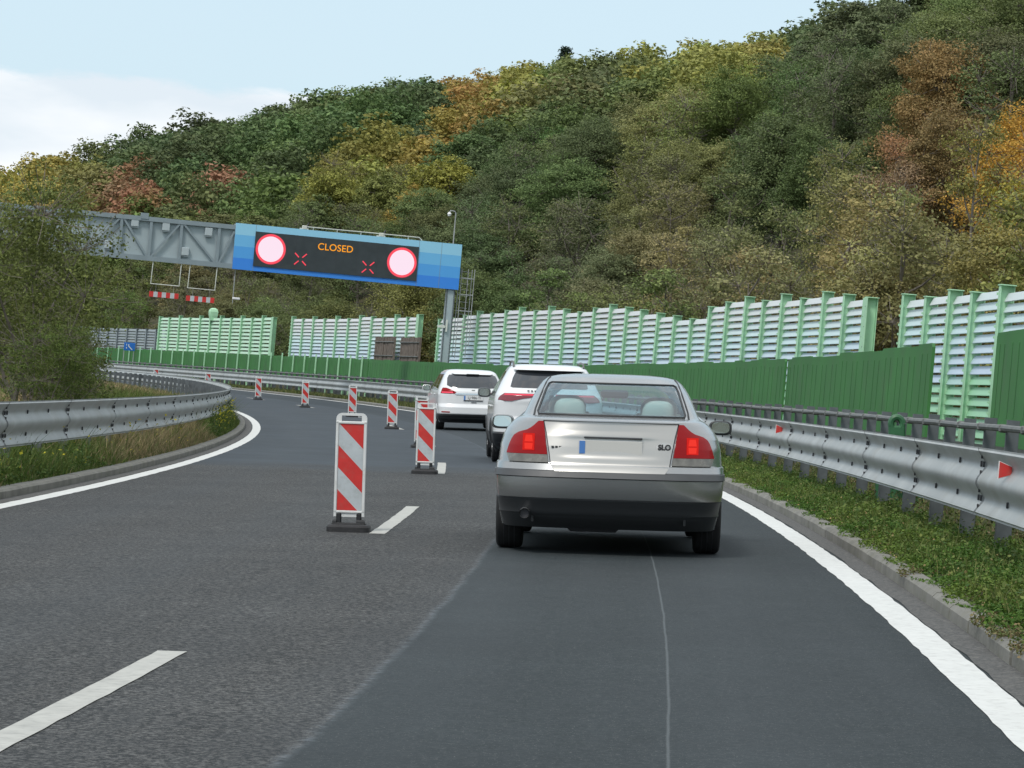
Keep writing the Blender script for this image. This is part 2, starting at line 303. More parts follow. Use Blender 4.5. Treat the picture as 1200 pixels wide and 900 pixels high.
# ------------------------------------------------------------------ helpers
def tag(o, label=None, cat=None, group=None, kind=None):
    if label: o['label'] = label
    if cat: o['category'] = cat
    if group: o['group'] = group
    if kind: o['kind'] = kind
    return o
def empty(name, mw=None):
    o = bpy.data.objects.new(name, None); C.objects.link(o); o.empty_display_size = .2
    if mw is not None: o.matrix_world = mw
    return o
class MB:
    def __init__(s): s.v = []; s.f = []; s.m = []; s.mats = []; s.at = []
    def mi(s, m):
        if m not in s.mats: s.mats.append(m)
        return s.mats.index(m)
    def add(s, vs, fs, m, att=None):
        o = len(s.v); s.v += [tuple(v) for v in vs]; i = s.mi(m)
        for f in fs: s.f.append(tuple(o + k for k in f)); s.m.append(i)
        s.at += [att if att is not None else 0.0] * len(vs)
    def box(s, c, d, m, mw=None, att=None, bev=0):
        x, y, z = d[0] / 2, d[1] / 2, d[2] / 2
        if bev:
            b = min(bev, x * .9, y * .9, z * .9)
            pts = []
            for (sx, sy, sz) in [(a, b_, c_) for c_ in (-1, 1) for b_ in (-1, 1) for a in (-1, 1)]:
                pts += [(sx * (x - b), sy * (y - b), sz * z), (sx * (x - b), sy * y, sz * (z - b)), (sx * x, sy * (y - b), sz * (z - b))]
            bm = bmesh.new(); [bm.verts.new(p) for p in pts]; r = bmesh.ops.convex_hull(bm, input=bm.verts); bm.verts.index_update()
            vs = [Vector(v.co) for v in bm.verts]; fs = [[v.index for v in f.verts] for f in bm.faces]; bm.free()
        else:
            vs = [Vector(p) for p in ((-x, -y, -z), (x, -y, -z), (x, y, -z), (-x, y, -z), (-x, -y, z), (x, -y, z), (x, y, z), (-x, y, z))]
            fs = [(3, 2, 1, 0), (4, 5, 6, 7), (0, 1, 5, 4), (1, 2, 6, 5), (2, 3, 7, 6), (3, 0, 4, 7)]
        vs = [v + Vector(c) for v in vs]
        if mw is not None: vs = [mw @ v for v in vs]
        s.add(vs, fs, m, att)
    def tube(s, pts, r, m, n=8, mw=None, cap=True):
        pts = [Vector(p) for p in pts]; rs = r if isinstance(r, (list, tuple)) else [r] * len(pts)
        vs = []; fs = []; up = Vector((0, 0, 1)); prev = None
        for i, p in enumerate(pts):
            d = (pts[min(i + 1, len(pts) - 1)] - pts[max(i - 1, 0)]).normalized()
            if prev is None: a = d.orthogonal().normalized()
            else: a = (prev - d * prev.dot(d)); a = a.normalized() if a.length > 1e-5 else d.orthogonal().normalized()
            prev = a; b = d.cross(a)
            for k in range(n): t = 2 * PI * k / n; vs.append(p + (a * math.cos(t) + b * math.sin(t)) * rs[i])
        for i in range(len(pts) - 1):
            for k in range(n): k2 = (k + 1) % n; fs.append((i * n + k, i * n + k2, (i + 1) * n + k2, (i + 1) * n + k))
        if cap: fs += [tuple(range(n))[::-1], tuple((len(pts) - 1) * n + k for k in range(n))]
        if mw is not None: vs = [mw @ v for v in vs]
        s.add(vs, fs, m)
    def grid(s, rows, m, closed=False, flip=False):
        nr, nc = len(rows), len(rows[0]); fs = []
        for i in range(nr - 1):
            for j in range(nc if closed else nc - 1):
                j2 = (j + 1) % nc; f = (i * nc + j, i * nc + j2, (i + 1) * nc + j2, (i + 1) * nc + j); fs.append(f[::-1] if flip else f)
        s.add([p for r in rows for p in r], fs, m)
    def build(s, name, parent=None, smooth=False, att=None, local=False):
        me = bpy.data.meshes.new(name); vs = s.v
        if parent is not None and not local:
            inv = parent.matrix_world.inverted() if parent.parent is None else (parent.parent.matrix_world @ parent.matrix_basis).inverted()
            vs = [tuple(inv @ Vector(v)) for v in vs]
        me.from_pydata(vs, [], s.f)
        for m in s.mats: me.materials.append(m)
        me.polygons.foreach_set('material_index', s.m)
        if smooth: me.polygons.foreach_set('use_smooth', [True] * len(s.f))
        if att: a = me.attributes.new(att, 'FLOAT', 'POINT'); a.data.foreach_set('value', s.at)
        me.update()
        if smooth:
            try: me.set_sharp_from_angle(angle=math.radians(38))
            except Exception: pass
        o = bpy.data.objects.new(name, me); C.objects.link(o)
        if parent is not None: o.parent = parent
        return o
def copy_tree(o, parent=None):
    c = o.copy(); C.objects.link(c)
    if parent is not None: c.parent = parent
    for ch in list(KIDS.get(o.name, o.children)): copy_tree(ch, c)
    return c
KIDS = {}
def np_mesh(name, verts, quads, mats_, attrs=None, uv=None, smooth=False):
    me = bpy.data.meshes.new(name); verts = np.asarray(verts, np.float32); quads = np.asarray(quads, np.int32)
    nf, k = quads.shape
    me.vertices.add(len(verts)); me.vertices.foreach_set('co', verts.ravel())
    me.loops.add(nf * k); me.loops.foreach_set('vertex_index', quads.ravel())
    me.polygons.add(nf); me.polygons.foreach_set('loop_start', np.arange(0, nf * k, k, dtype=np.int32))
    try: me.polygons.foreach_set('loop_total', np.full(nf, k, np.int32))
    except Exception: pass
    for m in mats_: me.materials.append(m)
    if smooth: me.polygons.foreach_set('use_smooth', np.ones(nf, bool))
    for nme, (typ, dom, data) in (attrs or {}).items():
        a = me.attributes.new(nme, typ, dom); a.data.foreach_set('color' if 'COLOR' in typ else 'value', np.asarray(data, np.float32).ravel())
    if uv is not None:
        u = me.uv_layers.new(name='UV'); u.data.foreach_set('uv', np.asarray(uv, np.float32)[quads.ravel()].ravel())
    me.update(); me.validate(); return me
def sheet(name, s_arr, lat_arr, zf, m, smooth=True):
    Sg, Lg = np.meshgrid(s_arr, lat_arr, indexing='ij')
    p = Pa(Sg, Lg, 0); p[..., 2] = zf(Sg, Lg)
    nc = len(lat_arr); i, j = np.meshgrid(np.arange(len(s_arr) - 1), np.arange(nc - 1), indexing='ij'); a = (i * nc + j).ravel()
    q = np.stack([a, a + 1, a + nc + 1, a + nc], 1)
    me = np_mesh(name, p.reshape(-1, 3), q, [m], uv=np.stack([Lg.ravel(), Sg.ravel()], 1), smooth=smooth)
    o = bpy.data.objects.new(name, me); C.objects.link(o); return o

# ------------------------------------------------------------------ ground, road, markings, kerbs
s_g = np.concatenate([np.arange(-200, -20, 15), np.arange(-20, 260, 4), np.arange(260, 960, 10)])
lat_g = np.concatenate([[-330, -200, -120, -70, -45, -30, -22], np.arange(-16, -8, 1.0), [-8, -7.4, -6.9, -6.63, -6.55, 1.75, 1.83, 2.3, 3, 4, 5, 8, 10, 12], np.arange(14, 60, 6), np.arange(60, 320, 12), [340, 400, 500, 700]])
def zg(s, lat):
    z = zground(s, lat); return np.where((lat > -6.6) & (lat < 1.8), zroad(s, lat) - .35, z)
g = sheet('ground', s_g, lat_g, zg, M['earth']); tag(g, kind='structure')
s_r = np.concatenate([np.arange(-20, 240, 1.0), np.arange(240, 420, 4)])
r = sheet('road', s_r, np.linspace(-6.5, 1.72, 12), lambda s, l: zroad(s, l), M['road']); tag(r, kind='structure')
def ribbon(mb, s0, s1, l0, l1, h, m, ds=.5, jit=0.0, seed=0):
    rr = random.Random(seed); n = max(2, int((s1 - s0) / ds) + 1); rows = []
    for i in range(n):
        s = s0 + (s1 - s0) * i / (n - 1); rows.append([P(s, l0 + rr.uniform(-jit, jit), h), P(s, l1 + rr.uniform(-jit, jit), h)])
    mb.grid(rows, m)
mk = MB(); ribbon(mk, -10, 240, LR - .1, LR + .1, .004, M['paint'], .25, .006, 1); o = mk.build('edge_line'); tag(o, kind='structure')
mk = MB(); ribbon(mk, -10, 240, LL - .1, LL + .1, .004, M['paint'], .25, .006, 2); o = mk.build('edge_line'); tag(o, kind='structure')
mk = MB()
for k in range(-1, 11): ribbon(mk, 26.1 + 18.02 * k, 32.2 + 18.02 * k, LD - .068, LD + .068, .004, M['paint_old'], .25, .004, k + 5)
o = mk.build('lane_dashes'); tag(o, kind='structure')
mk = MB(); ribbon(mk, -10, 240, LR + .115, 1.70, .004, M['gutter'], .5, .012, 4); ribbon(mk, -10, 240, -6.48, LL - .12, .004, M['gutter'], .5, .012, 5)
o = mk.build('gutter'); tag(o, kind='structure')
def kerb(l_in, l_out):
    mb = MB(); sgn = 1 if l_out > l_in else -1; rr = random.Random(3); s = -4
    while s < 238:
        e = s + 1.0; q_ = 1.0 if s < 19 else .2; jl, jh = q_ * rr.uniform(-.008, .008), q_ * rr.uniform(-.012, .006); rows = []
        for q in (s + .003, s + .5, e - .003):
            rows.append([P(q, l_in + jl, -.2), P(q, l_in + jl, .075 + jh), P(q, l_in + jl + sgn * .025, .10 + jh), P(q, l_out + jl, .105 + jh), P(q, l_out + jl, -.2)])
        mb.grid(rows, M['concrete']); n = 5
        mb.add(rows[0], [tuple(range(n))], M['concrete']); mb.add(rows[-1], [tuple(range(n))], M['concrete'])
        s = e
    o = mb.build('kerb'); tag(o, kind='structure')
kerb(1.69, 1.81); kerb(-6.47, -6.63)

# ------------------------------------------------------------------ guardrails
def thrie(mb, s0, s1, lat, side, h0, h1, m):
    # three-wave profile, depth towards traffic by side (-1: traffic on smaller lat)
    prof = []; H = h1 - h0; dep = .068; K = 40
    for i in range(K + 1):
        t = i / K; w = (.5 + .5 * math.cos(4 * PI * t)) ** .85      # crests at the edges and the middle, two valleys
        if t < .03 or t > .97: w -= .30
        prof.append((side * dep * w, h0 + H * t))
    n = max(3, int((s1 - s0) / .5) + 1); rows = []
    for i in range(n):
        s = s0 + (s1 - s0) * i / (n - 1); rows.append([P(s, lat + a, b) for a, b in prof])
    mb.grid(rows, m, flip=(side > 0)); bk = [[P(s0 + (s1 - s0) * i / (n - 1), lat + a - side * .006, b) for a, b in prof] for i in range(n)]
    mb.grid(bk, m, flip=(side < 0))
    mb.grid([rows[-1], bk[-1]], M['bolt'])
    return rows
def bolt(mb, s, lat, side, h, dep, r=.022):
    c = P(s, lat + side * dep, h); th = head(s); ax = Vector((math.cos(th), -math.sin(th), 0)) * side; al = Vector((math.sin(th), math.cos(th), 0)); up = Vector((0, 0, 1))
    vs = [c + ax * .003 + al * math.cos(k * PI / 4) * r * .8 + up * math.sin(k * PI / 4) * r for k in range(8)]; vs2 = [v + ax * .014 for v in vs]
    mb.add(vs + vs2, [tuple(range(8, 16)), *[(k, (k + 1) % 8, 8 + (k + 1) % 8, 8 + k) for k in range(8)]], M['bolt'])
def rail_thing(name, label, s0, s1, lat, side, h0, h1, post_lat, post_step, joint=4.53, first=22.8, nfull=96):
    root = empty(name, Matrix.Translation(P(s0, lat, 0))); tag(root, label, 'guardrail')
    k0 = math.ceil((s0 - first) / joint); js = [s0] + [first + joint * k for k in range(k0, k0 + 300) if s0 < first + joint * k < s1] + [s1]
    H = h1 - h0; dep_g = .02
    for a, b in zip(js[:-1], js[1:]):
        mb = MB(); thrie(mb, a - .0, b + .12, lat, side, h0, h1, M['galv'])
        if a < 120:
            for gh in (h0 + H * .25, h0 + H * .75):
                for q in (a + .1, a + .25, a + .1 + joint / 3, a + .1 + joint * 2 / 3): 
                    if q < b: bolt(mb, q, lat, side, gh, .004)
                for q in (a + .04,): bolt(mb, q, lat, side, gh + H / 9, .03, .013); bolt(mb, q, lat, side, gh - H / 9, .03, .013)
        # dark lap joint seam
        prof = []
        for i in range(31):
            t = i / 30; w = (.5 + .5 * math.cos(4 * PI * t)) ** .85
            prof.append((side * .068 * w, h0 + H * t))
        mb.grid([[P(a + dx, lat + x + side * .007, h) for x, h in prof] for dx in (.0, .032)], M['bolt'], flip=(side > 0))
        mb.build('rail_section', root, smooth=True)
    ps = []; q = s0 + .6
    while q < s1: ps.append(q); q += post_step
    for i, q in enumerate(ps[:nfull]):
        mb = MB(); post(mb, q, post_lat, h1 - .06, lat, side); mb.build('post', root)
    if ps[nfull:]:
        mb = MB()
        for q in ps[nfull:]: post(mb, q, post_lat, h1 - .06, lat, side)
        o = mb.build('post', root); o['kind'] = 'stuff'
    return root
def post(mb, s, lat, top, rail_lat, side, m=None):
    m = m or M['galv_dark']; fr = frame(s, lat, 0, bank=False)
    z0 = -.35; hh = top - z0; zc = (top + z0) / 2
    mb.box((0, .0, zc), (.12, .006, hh), m, fr); mb.box((-.06, .028, zc), (.006, .055, hh), m, fr); mb.box((.06, .028, zc), (.006, .055, hh), m, fr)
    if rail_lat is not None:
        w = abs(rail_lat - lat) - .06
        if w > .05: mb.box((side * (.06 + w / 2), 0, top - .12), (w, .09, .16), m, fr)
rail_thing('guardrail', 'long weathered steel crash barrier along the right verge with red reflectors', -4, 236, 2.43, -1, .45, .96, 2.72, 2.26)
rail_thing('guardrail', 'steel crash barrier curving round the left verge below the bushes', -4, 236, -6.95, 1, .47, .98, -7.22, 2.26, first=24)
# red reflectors in the groove
for s_, h_ in ((21.35, .825), (42.4, .83), (66, .83), (90, .83)):
    mb = MB(); fr = frame(s_, 2.43 - .035, h_, bank=False)
    for y_, k_, m_ in ((0, 1.0, 'red_refl'), (.006, 1.12, 'white_pl')):
        pts_ = [(-.062 * k_, -.058 * k_), (.028 * k_, -.026 * k_), (.028 * k_, .026 * k_), (-.062 * k_, .058 * k_)]
        mb.add([fr @ Vector((x, y_, z)) for x, z in pts_] + [fr @ Vector((x, y_ + .005, z)) for x, z in pts_], [(0, 1, 2, 3), (7, 6, 5, 4), (0, 4, 5, 1), (1, 5, 6, 2), (2, 6, 7, 3), (3, 7, 4, 0)], M[m_])
    o = mb.build('rail_reflector'); tag(o, {21.35: 'red trapezoid reflector on the right barrier nearest the camera', 42.4: 'red reflector on the right barrier just beyond the silver sedan mirror', 66: 'red reflector on the far right barrier, mid distance', 90: 'small red reflector on the far right barrier beyond the cars'}[s_], 'reflector', 'reflectors on the right guardrail')
# second barrier with a pipe and its close-set posts, right of the rail
root = empty('pipe_barrier', Matrix.Translation(P(24, 3.6, 0))); tag(root, 'dark close-set steel posts carrying a grey pipe behind the right guardrail', 'barrier')
mb = MB(); mb.tube([P(s, 3.52, 1.05 + .003 * math.sin(s * 1.1)) for s in np.arange(-4, 236, .75)], .034, M['pipe'], 8); mb.build('top_pipe', root, smooth=True)
mb = MB(); rows = []
for s in np.arange(-4, 236, 1.0): rows.append([P(s, 3.80 + a, b) for a, b in ((0, .48), (.07, .54), (.07, .60), (0, .66), (.07, .72), (.07, .78), (0, .84))])
mb.grid(rows, M['galv']); mb.build('back_rail', root, smooth=True)
qs = list(np.arange(-3.0, 235, 1.5))
def ppost(mb, q):
    q += random.uniform(-.06, .06); tp = 1.13 + random.uniform(-.02, .02); post(mb, q, 3.62, tp, None, 1)
    fr = frame(q, 3.52, 1.05, bank=False); mb.box((0, 0, 0), (.085, .05, .085), M['pipe'], fr, bev=.015)
for q in qs[:95]: mb = MB(); ppost(mb, q); mb.build('post', root)
mb = MB(); [ppost(mb, q) for q in qs[95:]]; o = mb.build('post', root); o['kind'] = 'stuff'
# mid rows of old posts seen below the rail (inner face of the old barrier)
# green plastic deflector leaning behind the rail
for s_, l_, lb in ((34.1, 3.05, 'green plastic slab with a ringed lug standing behind the right guardrail'), (27.3, 4.3, 'green plastic slab with a ringed lug at the right edge behind the pipe')):
    fr = frame(s_, l_, 0, bank=False) @ Matrix.Rotation(-.10, 4, 'Y'); root = empty('plastic_delineator', frame(s_, l_, 0, bank=False)); tag(root, lb, 'delineator', 'green plastic delineators')
    mb = MB(); mb.box((-.10, 0, .45), (.30, .16, .74), M['ring_green'], fr, bev=.05); mb.box((.17, .05, .43), (.24, .12, .70), M['ring_green'], fr, bev=.04); mb.box((.0, .0, .86), (.19, .07, .30), M['ring_green'], fr, bev=.02); mb.build('body', root)
    mb = MB(); mb.tube([fr @ Vector((.065 * math.cos(t), 0, 1.03 + .075 * math.sin(t))) for t in np.linspace(0, 2 * PI, 17)], .038, M['ring_green'], 8, cap=False); mb.build('ring', root, smooth=True)

# ------------------------------------------------------------------ dark green board fences
def board_fence(label, s0, s1, lat, h0, h1, ramp=None, step=1.27, gap=.02, ymat='green_dark', posts=False, maxb=98):
    root = empty('green_fence', Matrix.Translation(P(s0, lat, 0))); tag(root, label, 'fence', 'green board screens along the right side')
    q = s0; i = 0; rest = None; rr = random.Random(int(s0)); L_ = []
    while q < s1 - .1:
        e = min(q + step, s1); top = h1 + rr.uniform(-.02, .03) + (np.interp(q, *ramp) if ramp else 0)
        def one(mb, q=q, e=e, top=top):
            a, b = q + gap / 2, e - gap / 2; sk = .045
            for (u0, u1, d) in ((a, b, 0.0),):
                p0, p1 = P(u0, lat, 0), P(u1, lat - .02, 0)
                d_ = (p1 - p0); L = d_.length; d_.normalize(); n = Vector((-d_.y, d_.x, 0)).normalized()   # towards road (left)
                mw = Matrix.Translation(p0) @ Matrix(((d_.x, n.x, 0, 0), (d_.y, n.y, 0, 0), (0, 0, 1, 0), (0, 0, 0, 1)))
                zz = h0; r_ = .06
                vs = [(0, 0, zz), (L, 0, zz), (L, 0, top - r_), (L - r_, 0, top - .012), (r_, 0, top), (0, 0, top - r_)]
                vb = [(x, -.05, z) for x, y, z in vs]; k = len(vs)
                mb.add([mw @ Vector(v) for v in vs + vb], [tuple(range(k))[::-1], tuple(range(k, 2 * k)), *[(j, (j + 1) % k, k + (j + 1) % k, k + j) for j in range(k)]], M[ymat])
                for fx in (.3, .68):   # pressed ribs
                    mb.box((L * fx, .001, (h0 + .55 + top - .16) / 2), (.06, .012, top - .16 - h0 - .55), M[ymat], mw, bev=.004)
                    mb.box((L * fx - .04, .0, (h0 + .55 + top - .16) / 2), (.014, .004, top - .2 - h0 - .55), M['green_groove'], mw)
        L_.append(one); q = e
    for one in L_[:maxb]: mb = MB(); one(mb); mb.build('board', root)
    if L_[maxb:]:
        mb = MB(); [one(mb) for one in L_[maxb:]]; o = mb.build('board', root); o['kind'] = 'stuff'
    if posts:
        for q in np.arange(s0 + 1.2, s1, 3.05)[:90]:
            mb = MB(); mb.box((0, 0, (h1 + .1) / 2), (.065, .06, h1 + .25), M['green_pale'], frame(q, lat - .1, 0, bank=False)); mb.build('post', root)
    return root
board_fence('dark green ribbed board fence at the right edge of the photo', 4, 40.4, 5.0, .55, 2.24)
board_fence('dark green ribbed board fence piece left of the gap, stepped top', 46.2, 63.2, 5.0, .55, 2.02, ramp=([46, 64], [.14, .03]))
board_fence('long dark green ribbed board fence behind the three cars', 63.75, 150, 5.0, .55, 1.98, ramp=([64, 90, 115, 150], [.08, -.0, -.08, -.02]))
board_fence('far green fence of narrow boards with slits and pale posts', 150.3, 236, 5.0, .45, 1.96, step=1.0, gap=.14, posts=True)

# ------------------------------------------------------------------ louvred noise walls
def noise_wall(label, tops, lat=8.0, base=.2, slat=.205, endplate=None, blade='slats', postm='green_pale', pitch_first=True):
    # tops: list of (s, top height) for every post, near to far
    root = empty('noise_wall', Matrix.Translation(P(tops[0][0], lat, 0))); tag(root, label, 'noise wall', 'louvred noise walls along the right side')
    for i, (s, t) in enumerate(tops):
        w = .17 if not (endplate is not None and i == endplate) else .17
        mb = MB(); fr = frame(s, lat, 0, bank=False)
        zc = (t + base - .3) / 2; hh = t - base + .3
        mb.box((-.13, 0, zc), (.012, .20, hh), M[postm], fr); mb.box((.13, 0, zc), (.012, .20, hh), M[postm], fr); mb.box((0, 0, zc), (.23, .014, hh), M[postm], fr)
        mb.box((0, 0, t + .012), (.30, .30, .02), M[postm], fr)
        if endplate is not None and i == endplate:
            mb.box((-.15, .0, zc), (.02, .55, hh), M[postm], fr)
            for k in range(int(hh / .24)): mb.box((-.163, .1 * (-1) ** k, base + .1 + k * .24), (.006, .02, .02), M['bolt'], fr)
        else:
            for k in range(int((t - base) / slat)):   # blade brackets
                mb.box((-.145, .14, base + .05 + k * slat), (.02, .05, .05), M[postm], fr)
        mb.build('post', root)
    for (s0, t0), (s1, t1) in zip(tops[:-1], tops[1:]):
        mb = MB(); top = t1 if pitch_first else t0; top = (min(t0, t1) + .0)
        p0, p1 = P(s0, lat, 0), P(s1, lat, 0); d_ = p1 - p0; d_.z *= 1; L = d_.length; dn = d_.normalized(); n = Vector((-dn.y, dn.x, 0)).normalized()
        k = 0
        z = top - .1
        while z > base:
            c = Vector((0, 0, z)); hw = .088; tl = math.radians(66)
            a = n * (math.cos(tl) * hw) * 1 - Vector((0, 0, math.sin(tl) * hw)); thk = Vector((0, 0, .012))
            u0, u1 = p0 + dn * .03, p1 - dn * .03
            vs = [u0 + c - a, u1 + c - a, u1 + c + a, u0 + c + a]; vs += [v + thk + n * .008 for v in vs]
            col = M[blade]
            hrel = (z - base) / 4.0
            mb.add(vs, [(0, 1, 2, 3), (7, 6, 5, 4), (0, 4, 5, 1), (1, 5, 6, 2), (2, 6, 7, 3), (3, 7, 4, 0)], col, att=min(max(hrel + .02 * math.sin(s0 * 3.1), 0), 1))
            z -= slat; k += 1
        mb.build('slat_panel', root, att='hh')
    return root
tA = [(s, h) for s, h in ((12, 2.8), (15, 2.8), (18, 2.85), (21, 2.8), (24, 2.9), (27, 2.85), (30, 2.9), (33, 2.9), (35.9, 3.0), (38.8, 3.05), (41.6, 3.1), (44.4, 3.2), (47.3, 3.2), (50.3, 3.25), (53.3, 3.35), (56.26, 3.48), (58.96, 3.425), (61.25, 3.536), (63.75, 3.464), (66.29, 3.587))]
tB = [(70.66, 3.627), (73.55, 3.778), (76.35, 3.915), (79.39, 3.822), (82.2, 4.004), (85.0, 3.888), (87.7, 4.06), (90.7, 3.964), (93.5, 3.876), (96.5, 3.54), (99.43, 3.688), (102.43, 3.82), (105.5, 3.983), (108.33, 4.12), (111.4, 4.274), (114.6, 4.189), (117.6, 4.082), (120.6, 4.236), (123.7, 4.393), (126.76, 4.261), (129.94, 4.433), (133.05, 4.335), (136.16, 4.241), (139.2, 4.365), (142.3, 4.2), (145.4, 4.1), (148.0, 4.05)]
tC = [(152.9, 4.32), (155.6, 4.2), (158.4, 4.35), (161.3, 4.2), (164.2, 4.28), (167.1, 4.36), (170.0, 4.2), (173, 4.35), (176, 4.2), (178.8, 4.34), (181.5, 4.22), (184.2, 4.36)]
tD = [(189.2, 4.32)] + [(189.2 + 2.75 * k, 4.28 + (.14 if k % 2 else 0)) for k in range(1, 11)] + [(219.3, 4.35)]
tE = [(221 + 2.6 * k, 3.42) for k in range(10)]
noise_wall('pale green louvred noise wall rising at the right edge of the photo', tA)
noise_wall('long pale green louvred noise wall behind the cars with zigzag top', tB, endplate=0)
noise_wall('pale green louvred noise wall left of the gantry post, brown boards before it', tC, endplate=0)
noise_wall('far pale green louvred noise wall below the striped height bars', tD, endplate=0, blade='green_pale2', slat=.24)
noise_wall('grey louvred wall at the far left beyond the green walls', tE, blade='grey_slat', postm='grey_slat', lat=9.0)
# rounded cap plate on wall D
s_c = 205.4; fr = frame(s_c, 8.0, 0, bank=False); mb = MB(); vs = []
for (z, w) in ((4.1, .18), (4.45, .26), (4.70, .28), (4.88, .22), (4.96, .10)): vs.append([fr @ Vector((a * w, b * w * .9, z)) for a, b in ((-1, -1), (1, -1), (1, 1), (-1, 1))])
mb.grid(vs, M['green_pale'], closed=True); mb.add(vs[-1], [(0, 1, 2, 3)], M['green_pale']); o = mb.build('wall_cap'); tag(o, 'pale green rounded hood standing above the far noise wall', 'hood')
# brown boards
for s0, s1, h0, h1, lb in ((156.2, 160.9, 1.2, 3.16, 'weathered brown board crate leaning before the noise wall, left one'), (150.1, 154.6, 1.2, 3.14, 'weathered brown board crate beside the gantry post, right one')):
    root = empty('board_crate', frame(s0, 7.5, 0, bank=False)); tag(root, lb, 'board', 'brown boards before the noise wall')
    mb = MB(); rr = random.Random(int(s0)); q = s0
    while q < s1 - .1:
        e = min(q + .42, s1); mb.box((rr.uniform(-.02, .02), (e - q) / 2, (h0 + h1) / 2 + rr.uniform(-.02, .02)), (.10, (e - q) - .015, h1 - h0), M['brown_mesh'], frame(q, 7.5, 0, bank=False)); q = e
    mb.build('planks', root)
    mb = MB()
    for z in (h0 + .3, (h0 + h1) / 2, h1 - .25): mb.tube([P(s, 7.42, z) for s in np.linspace(s0, s1, 5)], .03, M['pipe'], 6)
    mb.build('battens', root)
# blue diagram sign
root = empty('information_sign', frame(214, 4.5, 0, bank=False)); tag(root, 'small blue sign with a white bent arrow above the far green fence', 'sign')
fr = frame(214, 4.5, 0, bank=False) @ Matrix.Rotation(.22, 4, 'Z')
mb = MB(); mb.box((0, 0, 2.12), (.86, .03, .56), M['sign_blue'], fr, bev=.01); mb.build('sign_plate', root)
mb = MB()
def flat_poly(mb, pts, y, m, mw, t=.006):
    k = len(pts); vs = [mw @ Vector((x, y, z)) for x, z in pts] + [mw @ Vector((x, y - t, z)) for x, z in pts]
    mb.add(vs, [tuple(range(k)), tuple(range(k, 2 * k))[::-1], *[(j, (j + 1) % k, k + (j + 1) % k, k + j) for j in range(k)]], m)
flat_poly(mb, [(-.12, 2.14), (-.05, 2.16), (-.04, 2.28), (-.11, 2.28)], -.018, M['white_paint'], fr); flat_poly(mb, [(-.12, 2.14), (.19, 1.88), (.24, 1.93), (-.05, 2.17)], -.018, M['white_paint'], fr)
flat_poly(mb, [(-.27, 2.30), (-.22, 2.30), (-.22, 2.18), (-.27, 2.18)], -.018, M['white_paint'], fr); flat_poly(mb, [(-.27, 1.97), (-.2, 1.97), (-.22, 2.08), (-.27, 2.08)], -.018, M['white_paint'], fr)
mb.build('arrow', root)
mb = MB(); [mb.tube([fr @ Vector((x, .04, 0)), fr @ Vector((x, .04, 2.3))], .03, M['galv'], 8) for x in (-.38, .38)]; mb.build('sign_posts', root)

# ------------------------------------------------------------------ gantry
SG = 138.0
GF = Matrix.Translation(P(SG, 0, 0)) @ Matrix.Rotation(-head(SG), 4, 'Z')      # local x = across to the right, z up, y forward
zt = P(SG, 0, 0).z
ea = float(np.interp(SG, [0, 120], [.0575, .0518]))
z_top, z_bot = 7.284 + ea * 6.5, 5.30 + ea * 6.5        # level beam, heights over axis
gr = empty('sign_gantry', GF); tag(gr, 'grey lattice gantry spanning the road, blue banded sign box at its right', 'gantry')
XL, XP, XR = -17.5, -3.83, 6.62
mb = MB(); mb.box(((XL + XP) / 2, 0, z_top - .1), (XP - XL, .14, .20), M['gantry_dark'], GF); mb.build('top_chord', gr)
mb = MB(); mb.box(((XL + XP) / 2, 0, z_bot + .12), (XP - XL, .14, .22), M['gantry_dark'], GF); mb.build('bottom_chord', gr)
mb = MB(); mb.box(((XL + XP) / 2, .14, (z_top + z_bot) / 2), (XP - XL, .06, z_top - z_bot - .08), M['gantry'], GF); mb.build('back_panel', gr)
def bar(mb, x0, z0, x1, z1, w, m, y=-.0, t=.1):
    d = Vector((x1 - x0, 0, z1 - z0)); L = d.length; ang = math.atan2(d.z, d.x)
    mb.box((0, 0, 0), (L, t, w), m, GF @ Matrix.Translation(((x0 + x1) / 2, y, (z0 + z1) / 2)) @ Matrix.Rotation(-ang, 4, 'Y'))
z0_, z1_ = z_bot + .22, z_top - .2
nodes = [XP - .05 - 1.72 * k for k in range(8)]
for i, x in enumerate([-4.55, -6.25, -7.62, -8.95, -10.5, -12.1, -13.7, -15.3, -16.9]):
    mb = MB(); mb.box((x, .0, (z0_ + z1_) / 2), (.13, .10, z1_ - z0_), M['gantry_dark'], GF); mb.build('upright', gr)
dg = [(-3.88, z1_ - .1, -4.45, z0_), (-4.65, z0_, -6.15, z1_), (-6.35, z1_, -7.52, z0_), (-7.72, z0_, -8.85, z1_), (-9.05, z1_, -10.4, z0_), (-10.6, z0_, -12.0, z1_), (-12.2, z1_, -13.6, z0_), (-13.8, z0_, -15.2, z1_)]
for a in dg: mb = MB(); bar(mb, *a, .085, M['gantry_dark'], y=-.01, t=.08); mb.build('diagonal', gr)
for x, z in ((-5.02, z1_ - .22), (-6.95, z1_ - .18), (-8.35, z1_ - .12), (-6.0, z0_ + .36), (-9.45, z0_ + .35)):
    mb = MB(); mb.box((x, .02, z), (.34, .16, .36), M['gantry_box'], GF, bev=.02); mb.box((x, .0, z - .21), (.36, .1, .03), M['gantry_dark'], GF); mb.build('junction_box', gr)
mb = MB(); mb.box((-7.95, -.0, z_top + .02), (.34, .2, .26), M['gantry_dark'], GF); mb.build('chord_coupler', gr)
